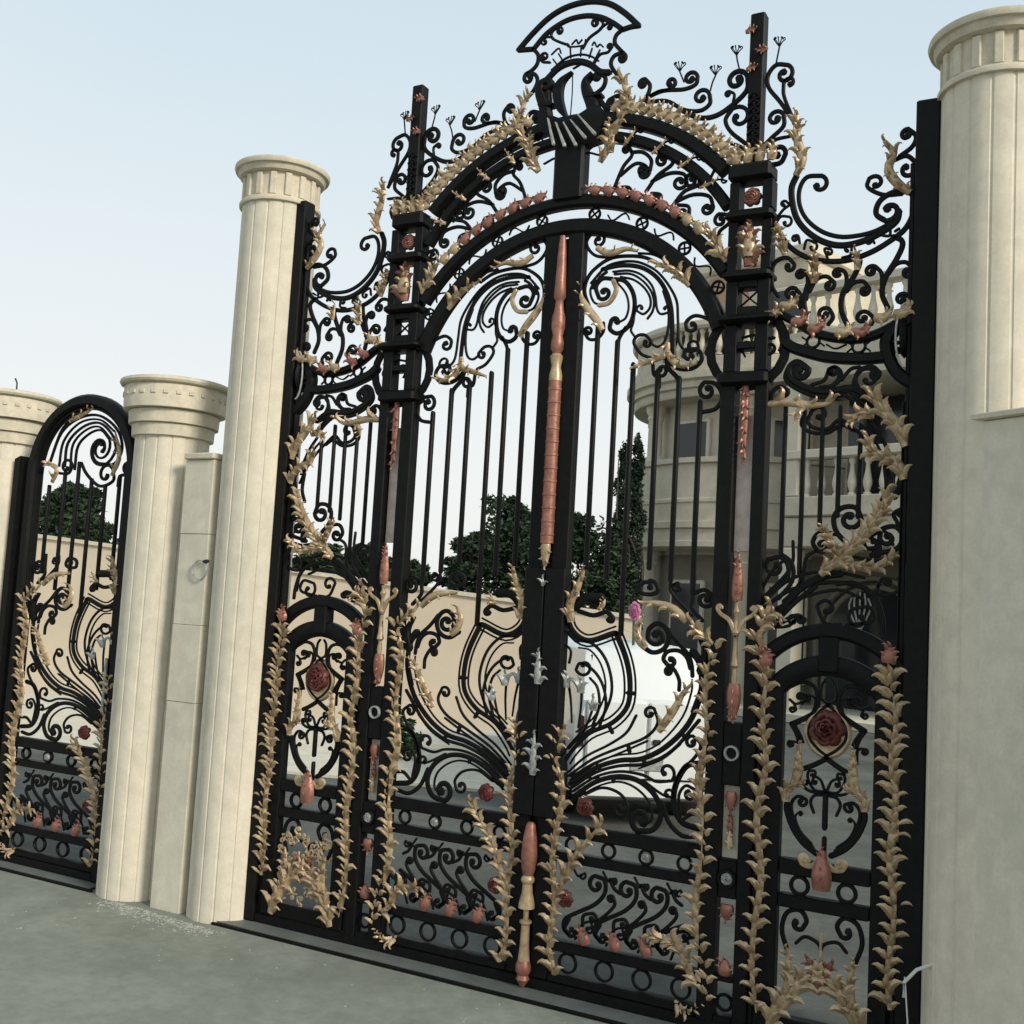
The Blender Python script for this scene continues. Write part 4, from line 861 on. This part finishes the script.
# ================================================================= yard: boundary wall, plants, van
def wall_pt(px, py, D):
    yh = 608.5+.0562*(px-512); p = yard(px, D); return Vector((p.x, p.y, CW.z+(yh-py)/F*D))
wl = empty('boundary_wall', yard(330, 14), 'long cream rendered boundary wall across the far side of the yard', 'wall')
pa, pb = wall_pt(-140, 514, 15.5), wall_pt(640, 620, 13.0)
n = (pb-pa); nn = Vector((n.y, -n.x, 0)).normalized()
if nn.y > 0: nn = -nn
V = []
for p, z in ((pa, pa.z), (pb, pb.z)):
    for off in (0, .2):
        for zz in (-.05, z): V.append((p.x-nn.x*off, p.y-nn.y*off, zz))
link('wall_body', V, [(0, 1, 5, 4), (2, 6, 7, 3), (1, 3, 7, 5), (0, 2, 3, 1), (4, 5, 7, 6)], M['wall'], wl, False, raw=True)
V = []
for p, z in ((pa, pa.z), (pb, pb.z)):
    for off in (-.04, .24):
        for zz in (.002, .05): V.append((p.x-nn.x*off, p.y-nn.y*off, z+zz))
link('coping', V, [(0, 1, 5, 4), (2, 6, 7, 3), (1, 3, 7, 5), (0, 2, 3, 1), (4, 5, 7, 6), (0, 4, 6, 2)], M['stone_cap'], wl, False, raw=True)
V = []
for p in (pa, pb):
    for off in (-.45, -.003):
        for zz in (-.05, .16): V.append((p.x-nn.x*off, p.y-nn.y*off, zz))
kb = link('planting_kerb', V, [(0, 1, 5, 4), (2, 6, 7, 3), (1, 3, 7, 5), (0, 2, 3, 1), (4, 5, 7, 6)], M['white'], None, False, raw=True); tag(kb, 'low white kerb along the foot of the boundary wall', 'kerb')

V = []
for p in (pa, pb):
    for off in (-3.4, -.452):
        for zz in (-.05, .03): V.append((p.x-nn.x*off, p.y-nn.y*off, zz))
tr_ = link('terrace', V, [(0, 1, 5, 4), (2, 6, 7, 3), (1, 3, 7, 5), (0, 2, 3, 1), (4, 5, 7, 6)], M['panel'], None, False, raw=True); tr_['kind'] = 'structure'
def tree(name, base, height, clumps, trunk_r, leafn, ls, m, label, seed, group, cat='tree'):
    r = random.Random(seed); t = empty(name, base, label, cat, group)
    tb = MB(); top = Vector((base.x, base.y, height*.62))
    pts = [Vector((base.x+r.gauss(0, .03)*k, base.y+r.gauss(0, .03)*k, height*.62*k/5)) for k in range(6)]
    tb.tube([tuple(p) for p in pts], [trunk_r*(1-.13*k) for k in range(6)], 9)
    for (cx, cz, rx, rz) in clumps:
        e = Vector((base.x+cx, base.y+r.uniform(-.3, .3), cz)); k = r.randint(2, 4); p = pts[k]
        mid = (p+e)/2+Vector((0, 0, -.1)); tb.tube([tuple(p), tuple(mid), tuple(e)], [trunk_r*.5, trunk_r*.32, trunk_r*.12], 6)
    tb.build('trunk', M['bark'], t, raw=True)
    V = []; Fc = []; parts = []
    for (cx, cz, rx, rz) in clumps:
        parts.append((cx, 0., cz, rx*.8, rz*.8, leafn*.35))
        for k in range(9):
            a, e = r.uniform(0, 6.28), r.uniform(-.9, 1.2); q = r.uniform(.62, 1.12); f = r.uniform(.22, .46)
            parts.append((cx+rx*q*math.cos(a)*math.cos(e), rx*.8*q*math.sin(a)*math.cos(e), cz+rz*q*math.sin(e), rx*f, rz*f*.85, leafn*.085))
    for (cx, cy, cz, rx, rz, cnt) in parts:
        for k in range(int(cnt)):
            while True:
                u, v, w_ = r.uniform(-1, 1), r.uniform(-1, 1), r.uniform(-1, 1); q = u*u+v*v+w_*w_
                if q < 1: break
            f = r.choice((1., 1., 1., 1.1, 1.22, .85)); c = Vector((base.x+cx+u*rx*f, base.y+cy+v*rx*.8*f, cz+w_*rz*f))
            if c.z < .1: continue
            a = Vector((r.gauss(0, 1), r.gauss(0, 1), r.gauss(0, .7))).normalized(); b = a.orthogonal().normalized(); g = r.uniform(0, 6.28)
            b = b*math.cos(g)+a.cross(b)*math.sin(g); s_ = ls*r.uniform(.6, 1.4); n0 = len(V)
            for q in (c-a*s_, c-a*s_*.2+b*s_*.42, c+a*s_, c+a*s_*.1-b*s_*.42): V.append(tuple(q))
            Fc.append((n0, n0+1, n0+2, n0+3))
    link('crown', V, Fc, m, t, False, raw=True)
    return t
def tree_px(name, pxc, D, blobs, leafn, ls, m, label, seed, group, tr=.1, cat='tree'):
    b = yard(pxc, D); k = D/F; rgt = 1.0; cl = []; yh = 608.5+.0562*(pxc-512)
    for (x, y, rx, ry) in blobs: cl.append(((x-pxc)*k*1.0, CW.z+(yh-y)*k, rx*k, ry*k))
    h = max(c[1]+c[3] for c in cl); return tree(name, b, h, cl, tr, leafn, ls, m, label, seed, group)
G = 'trees beyond the boundary wall'
tree_px('bushy_tree', 500, 17, [(505, 535, 34, 30), (470, 550, 26, 20), (535, 555, 30, 36), (452, 575, 22, 18), (490, 585, 36, 26), (540, 595, 30, 26), (515, 515, 16, 14), (462, 552, 14, 6), (500, 560, 40, 30)], 1900, .055, M['leaf'], 'broad dark bushy tree rising over the boundary wall left of the copper rod', 21, G, .12)
tree_px('bushy_tree', 592, 18, [(575, 545, 20, 26), (600, 555, 22, 40), (590, 590, 34, 30), (568, 540, 12, 10), (610, 590, 24, 40)], 1900, .055, M['leaf'], 'dark tree just right of the copper rod, in front of the slim cypresses', 22, G, .11)
tree_px('cypress_tree', 617, 21, [(617, 460, 5, 24), (617, 500, 8, 32), (616, 545, 10, 36), (616, 585, 12, 36), (618, 620, 12, 30)], 1300, .045, M['leaf2'], 'slim dark cypress spire, left one of the pair beside the villa', 23, G, .08)
tree_px('cypress_tree', 632, 21, [(632, 462, 6, 26), (631, 500, 9, 34), (631, 545, 11, 36), (631, 585, 12, 36), (631, 620, 12, 30)], 1300, .045, M['leaf2'], 'slim dark cypress spire, right one of the pair touching the villa edge', 24, G, .08)
tree_px('bushy_tree', 62, 19, [(45, 505, 22, 14), (70, 500, 24, 18), (88, 515, 22, 22), (40, 525, 26, 20), (105, 535, 16, 14), (70, 535, 44, 22), (95, 496, 6, 8), (55, 492, 8, 8)], 1900, .06, M['leaf'], 'dark tree seen through the bars of the small gate, above the cream wall', 25, G, .12)
tree_px('low_tree', 130, 22, [(118, 548, 14, 10), (140, 555, 20, 14), (165, 560, 20, 14)], 700, .08, M['leaf'], 'low dark tree at the right edge of the small gate', 26, G, .09)
tree_px('low_tree', 335, 18, [(310, 560, 24, 16), (340, 568, 26, 16), (362, 560, 20, 18), (380, 566, 16, 16)], 1700, .055, M['leaf'], 'low dark tree seen through the bars of the left side panel', 27, G, .1)
tree_px('low_tree', 410, 20, [(405, 572, 14, 14), (418, 578, 12, 12), (395, 580, 14, 12)], 800, .075, M['leaf'], 'small dark tree top between the left twin post and the broad tree', 28, G, .08)
pa2 = yard(410, 11.6)
tree('shrub', pa2, .5, [(-.02, .25, .14, .2), (.09, .16, .14, .14), (-.1, .4, .07, .12)], .02, 260, .05, M['leaf3'], 'small bright green shrub at the foot of the cream wall behind the left leaf', 31, None, 'shrub')
# flowering stem by the villa
pf = yard(634, 9.0); zf = CW.z+(616-612)/F*9.0
fl = empty('flowering_plant', pf, 'tall plant with one pink bloom beside the villa wall', 'plant')
MB().tube([(pf.x, pf.y, 0), (pf.x+.02, pf.y, .7), (pf.x, pf.y, zf)], .012).build('stem', M['leaf3'], fl, raw=True)
mb = rosette(0, 0, .055, 0, 12); mb.map(lambda v: (pf.x+v[0], pf.y+v[1], zf+v[2]*1.5)); mb.build('bloom', M['pink'], fl, raw=True)
lv = MB()
for k in range(26):
    z = .15+rr.random()*(zf-.3); a = rr.random()*6.28; x, y = pf.x+.1*math.cos(a), pf.y+.1*math.sin(a)
    lv.add([(pf.x, pf.y, z), (x-.02*math.sin(a), y+.02*math.cos(a), z+.04), (x*1.0+.05*math.cos(a), y+.05*math.sin(a), z+.02), (x+.02*math.sin(a), y-.02*math.cos(a), z+.04)], [(0, 1, 2, 3)])
lv.build('leaves', M['leaf3'], fl, False, raw=True)

# white van seen end-on in the yard
vb = yard(652, 8.6); dr = ray(640, 612); dv = Matrix.Rotation(math.radians(14), 3, 'Z') @ Vector((dr[0], dr[1], 0)).normalized(); rt = Vector((dv.y, -dv.x, 0))
van = empty('parked_van', vb, 'white van parked end-on in the yard behind the right gate leaf', 'van')
def V_(mb): return mb.map(lambda v: (vb.x+rt.x*v[0]+dv.x*v[1], vb.y+rt.y*v[0]+dv.y*v[1], v[2]))
hw = .56
bd = MB(); secs = []
for y, zt, wd in ((0, 1.0, .97), (.03, 1.02, 1.), (.14, 1.33, .96), (.22, 1.40, .93), (2.0, 1.42, .93), (2.5, 1.36, .92), (2.95, .92, .97), (3.6, .82, .96), (3.75, .6, .92)):
    W = hw*wd; secs.append([(-W, y, .26), (-W*1.02, y, .55), (-W, y, min(zt*.75, .95)), (-W*.9, y, zt*.96), (-W*.75, y, zt), (W*.75, y, zt), (W*.9, y, zt*.96), (W, y, min(zt*.75, .95)), (W*1.02, y, .55), (W, y, .26)])
VV = [p for s in secs for p in s]; FF = []
for k in range(len(secs)-1):
    for i in range(10):
        j = (i+1) % 10; FF.append((k*10+i, k*10+j, (k+1)*10+j, (k+1)*10+i))
FF += [tuple(range(9, -1, -1)), tuple(range((len(secs)-1)*10, len(secs)*10))]
bd.add(VV, FF); V_(bd).build('body', M['van'], van, raw=True)
for sx in (-1, 1):
    x0, x1 = sorted((sx*.012, sx*.48))
    V_(MB().box(x0, x1, -.035, .02, .36, .98, .012)).build('rear_door', M['van'], van, raw=True)
    g = MB().box(x0+.04, x1-.04, -.008, .004, 0, .30, .01); g.map(lambda v: (v[0], v[1]+.05+v[2]*.33, 1.02+v[2])); V_(g).build('rear_window', M['glass'], van, raw=True)
    V_(MB().box(min(sx*.50, sx*.54), max(sx*.50, sx*.54), -.03, .02, .62, .86, .01)).build('tail_lamp', M['lamp'], van, raw=True)
    for y in (.75, 2.95):
        t = MB(); t.lathe([(.15, -.09), (.30, -.09), (.32, -.05), (.32, .05), (.30, .09), (.15, .09)], 0, 0, 24); t.map(lambda v: (sx*.5+v[2], y+v[0], .32+v[1])); V_(t)
        ty = t.build('wheel', M['rubber'], van, raw=True)
        t = MB(); t.lathe([(.05, .095), (.17, .092), (.19, .07)], 0, 0, 20); t.map(lambda v: (sx*.5+sx*v[2], y+v[0], .32+v[1])); V_(t); t.build('rim', M['silver'], ty, raw=True)
V_(MB().box(-.52, .52, -.10, -.036, .24, .40, .03)).build('bumper', M['van'], van, raw=True)
V_(MB().box(-.13, .13, -.045, -.036, .46, .56, .003)).build('number_plate', M['silver'], van, raw=True)
V_(MB().box(.04, .1, -.06, -.036, .66, .70, .008)).build('door_handle', M['rubber'], van, raw=True)

# ================================================================= villa
O = yard(752, 23.0); ex = Vector((.955, -.297, 0)); ey = Vector((.297, .955, 0))
vil = empty('villa', O, 'large stone villa with round balconied tower and balustrades behind the gate', 'house')
def L_(mb): return mb.map(lambda v: (O.x+ex.x*v[0]+ey.x*v[1], O.y+ex.y*v[0]+ey.y*v[1], v[2]))
def vp(mb, nm, m='villa', parent=None, smooth=True): return L_(mb).build(nm, M[m], parent or vil, smooth, raw=True)
R = 2.72; A0, A1 = PI*.92, PI*2.08
vp(MB().lathe([(R-.62, 2.9), (R-.62, 6.1)], 0, 0, 64), 'tower_wall'); vp(MB().lathe([(R-.62, -.1), (R-.62, 2.9)], 0, 0, 64), 'ground_floor_wall', 'shaded_stone')
vp(MB().lathe([(1.2, 2.98), (R-.1, 2.98), (R, 3.02), (R, 3.12), (R-.04, 3.14), (R-.04, 3.36), (R+.03, 3.38), (R+.03, 3.5), (R-.05, 3.52), (R-.05, 3.86), (R-.02, 3.88), (R-.02, 3.94), (R-.05, 3.96), (R-.05, 4.62), (R+.02, 4.64), (R+.02, 4.74), (R-.25, 4.76), (R-.25, 3.55), (1.2, 3.55)], 0, 0, 72), 'balcony')
vp(MB().lathe([(1.2, 5.95), (R-.08, 5.95), (R-.05, 6.0), (R-.05, 6.1), (R+.02, 6.12), (R+.02, 6.24), (R+.1, 6.28), (R+.1, 6.42), (R, 6.45), (R, 6.5), (1.2, 6.5)], 0, 0, 72), 'cornice')
vp(MB().lathe([(R-.22, 6.5), (R-.06, 6.5), (R-.06, 6.72), (R-.22, 6.74)], 0, 0, 72), 'parapet_base')
vp(MB().lathe([(R-.26, 7.28), (R-.02, 7.28), (R+.02, 7.33), (R+.02, 7.42), (R-.04, 7.46), (R-.26, 7.46)], 0, 0, 72), 'parapet_rail', 'villa_trim')
vp(MB().lathe([(R-.2, 6.7), (R-.1, 6.7), (R-.1, 7.3), (R-.2, 7.3)], 0, 0, 72, PI*1.0, PI*1.42), 'parapet_panel')
def baluster(x, y, z0, h, nm='baluster'):
    pr = [(.07, 0), (.07, .06), (.04, .09), (.075, .26), (.08, .36), (.045, .62), (.035, .8), (.06, .88), (.06, 1.)]
    return vp(MB().lathe([(r*1., z0+q*h) for r, q in pr], x, y, 10), nm, 'villa_trim')
for k in range(24):
    a = PI*(1.43+.022*k); baluster((R-.14)*math.cos(a), (R-.14)*math.sin(a), 6.74, .55)
for a in (1.08, 1.34, 1.66, 1.9):                                   # porch columns round the tower, two storeys
    x, y = (R-.36)*math.cos(PI*a), (R-.36)*math.sin(PI*a)
    for z0, z1 in ((0, 2.98), (4.76, 5.95)):
        vp(MB().lathe([(.2, z0), (.2, z0+.12), (.15, z0+.16), (.14, z1-.3), (.17, z1-.26), (.15, z1-.2), (.2, z1-.1), (.2, z1)], x, y, 20), 'porch_column', 'villa_trim')
for a in (1.2, 1.48, 1.78):                                        # tall tower windows
    for z0, z1 in ((.5, 2.4), (4.2, 5.6)):
        f = MB().box(-.42, .42, -.05, .05, z0, z1, .02); ca, sa = math.cos(PI*a), math.sin(PI*a); rr_ = R-.62
        def w_(v): return ((rr_+v[1])*ca-v[0]*sa, (rr_+v[1])*sa+v[0]*ca, v[2])
        fr = vp(f.map(w_), 'window_frame', 'villa_trim'); vp(MB().box(-.35, .35, .045, .06, z0+.07, z1-.07).map(w_), 'pane', 'glass', fr)
# penthouse block above the tower
vp(MB().box(-1.35, 1.25, -.3, 3, 6.5, 9.2, .02), 'penthouse_wall'); vp(MB().box(-1.5, 1.4, -.45, 3.1, 9.2, 9.45, .04), 'penthouse_cornice', 'villa_trim')
vp(MB().box(-1.2, -.2, -.34, -.296, 7.3, 9.1), 'render_panel', 'terracotta')
pw = vp(MB().box(.35, 1.25, -.36, -.29, 6.9, 8.6, .02), 'window_frame', 'villa_trim'); vp(MB().box(.43, 1.17, -.375, -.34, 6.98, 8.52), 'pane', 'glass', pw)
# wing
vp(MB().box(1.3, 12, -.9, 5, 2.95, 6.1), 'wing_wall'); vp(MB().box(1.3, 12, -.92, 4.9, -.05, 2.95), 'ground_floor_wall', 'shaded_stone'); vp(MB().box(2.3, 12, -2.6, -.9, 3.0, 3.55, .03), 'wing_balcony'); vp(MB().box(2.28, 12, -2.66, -2.38, 3.55, 3.9, .02), 'balustrade_base')
vp(MB().box(2.28, 12, -2.66, -2.4, 4.56, 4.74, .03), 'balustrade_rail', 'villa_trim')
vp(MB().box(2.28, 12, -2.7, -.6, 5.95, 6.7, .04), 'wing_cornice'); vp(MB().box(2.28, 12, -2.6, -2.38, 6.7, 6.9, .02), 'balustrade_base'); vp(MB().box(2.28, 12, -2.64, -2.36, 7.56, 7.74, .03), 'balustrade_rail', 'villa_trim')
vp(MB().box(1.4, 12, -2.36, 5, 6.1, 6.4), 'roof_deck')
for k in range(32):
    baluster(2.7+k*.29, -2.5, 6.9, .67); baluster(2.7+k*.29, -2.52, 3.9, .67)
for x in (2.4, 5.6, 8.8):
    for z0, z1 in ((0, 3.0), (3.9, 5.95)):
        vp(MB().box(x-.17, x+.17, -2.62, -2.28, z0, z1, .03), 'wing_pier', 'villa_trim')
for x in (2.62, 5.9, 9.1):
    f = vp(MB().box(x-.06, x+2.82, -.96, -.88, 3.6, 5.94, .02), 'window_frame', 'villa_trim'); vp(MB().box(x, x+2.75, -.985, -.93, 3.65, 5.92), 'pane', 'glass', f)
# arched front door on the ground floor
cxd = 3.3
dm = MB(); P = [(cxd-.95, 0), (cxd-.95, 1.4)]+[(cxd+.95*math.cos(math.radians(180-k*15)), 1.4+.95*math.sin(math.radians(180-k*15))) for k in range(1, 12)]+[(cxd+.95, 1.4), (cxd+.95, 0)]
n = len(P); dm.add([(x, y, z) for y in (-1.05, -.85) for x, z in P], [tuple(range(n))]+[(i, i+1, n+i+1, n+i) for i in range(n-1)])
dd = vp(dm, 'front_door', 'glass', None, False)
for k, r in enumerate((1.0, 1.16)):
    vp(MB().add(*[(lambda q: ([(v[0], v[1], v[2]) for v in q[0]], q[1]))(stroke([(cxd-r, 0.0), (cxd-r, 1.4)]+arc(cxd, 1.4, r, 180, 0, 20)[1:]+[(cxd+r, 0.0)], .10, .16, Y=-1.02-.04*k, sharp=True))][0]), 'door_arch', 'shaded_stone', dd)
for k in range(5):
    a = math.radians(50+20*k); vp(MB().add(*stroke([(cxd-.3, 1.55), (cxd-.3+.32*math.cos(a), 1.72+.34*math.sin(a)), (cxd-.3+.26*math.cos(a), 1.8+.5*math.sin(a))], .035, .02, Y=-1.07)), 'door_grille', 'silver', dd)
vp(MB().box(cxd-1.6, cxd+1.6, -3.4, -1.1, 0, .17, .02), 'door_step', 'villa_trim')

# ================================================================= sky and sun
wld = bpy.data.worlds.new('World'); SC.world = wld; wld.use_nodes = True; nt = wld.node_tree
bg = nt.nodes['Background']; sky = nt.nodes.new('ShaderNodeTexSky'); sky.sky_type = 'NISHITA'; sky.sun_disc = False
SUN_EL, SUN_AZ = math.radians(28), math.radians(72)     # azimuth measured from the direction facing the gate (-Y) towards +X
sky.sun_elevation = SUN_EL
sd = Vector((math.sin(SUN_AZ)*math.cos(SUN_EL), -math.cos(SUN_AZ)*math.cos(SUN_EL), math.sin(SUN_EL)))
sky.sun_rotation = math.atan2(sd.x, sd.y)
sky.dust_density = 2.5; sky.ozone_density = 1.5
tc = nt.nodes.new('ShaderNodeTexCoord'); sx = nt.nodes.new('ShaderNodeSeparateXYZ'); nt.links.new(tc.outputs['Generated'], sx.inputs[0])
rp = nt.nodes.new('ShaderNodeValToRGB'); cr = rp.color_ramp
cr.elements[0].position = 0.0; cr.elements[0].color = (.98, .985, .96, 1); cr.elements[1].position = .75; cr.elements[1].color = (.58, .73, .84, 1)
for p, c in ((.14, (.97, .985, .97, 1)), (.30, (.87, .945, .965, 1)), (.46, (.74, .87, .945, 1))):
    e = cr.elements.new(p); e.color = c
nz = nt.nodes.new('ShaderNodeTexNoise'); nz.inputs['Scale'].default_value = 1.6; nz.inputs['Detail'].default_value = 5
nt.links.new(tc.outputs['Generated'], nz.inputs['Vector'])
ad = nt.nodes.new('ShaderNodeMath'); ad.operation = 'MULTIPLY_ADD'; ad.inputs[1].default_value = .16; ad.inputs[2].default_value = -.08; nt.links.new(nz.outputs['Fac'], ad.inputs[0])
a2 = nt.nodes.new('ShaderNodeMath'); a2.operation = 'ADD'; nt.links.new(sx.outputs['Z'], a2.inputs[0]); nt.links.new(ad.outputs[0], a2.inputs[1]); nt.links.new(a2.outputs[0], rp.inputs[0])
vm = nt.nodes.new('ShaderNodeVectorMath'); vm.operation = 'SCALE'; vm.inputs['Scale'].default_value = 9.2; nt.links.new(rp.outputs[0], vm.inputs[0])
mx = nt.nodes.new('ShaderNodeMix'); mx.data_type = 'RGBA'; mx.inputs['Factor'].default_value = .88
nt.links.new(sky.outputs[0], mx.inputs['A']); nt.links.new(vm.outputs[0], mx.inputs['B']); nt.links.new(mx.outputs['Result'], bg.inputs['Color'])
bg.inputs['Strength'].default_value = .1
sl = bpy.data.lights.new('sun', 'SUN'); sl.energy = 3.0; sl.angle = math.radians(14); sl.color = (1., .92, .80)
so = bpy.data.objects.new('sun', sl); COL.objects.link(so); so.rotation_euler = (-sd).to_track_quat('-Z', 'Y').to_euler()
vs = SC.view_settings; vs.view_transform = 'Standard'; vs.look = 'None'; vs.exposure = .1; vs.gamma = 1
SC.cycles.max_bounces = 8
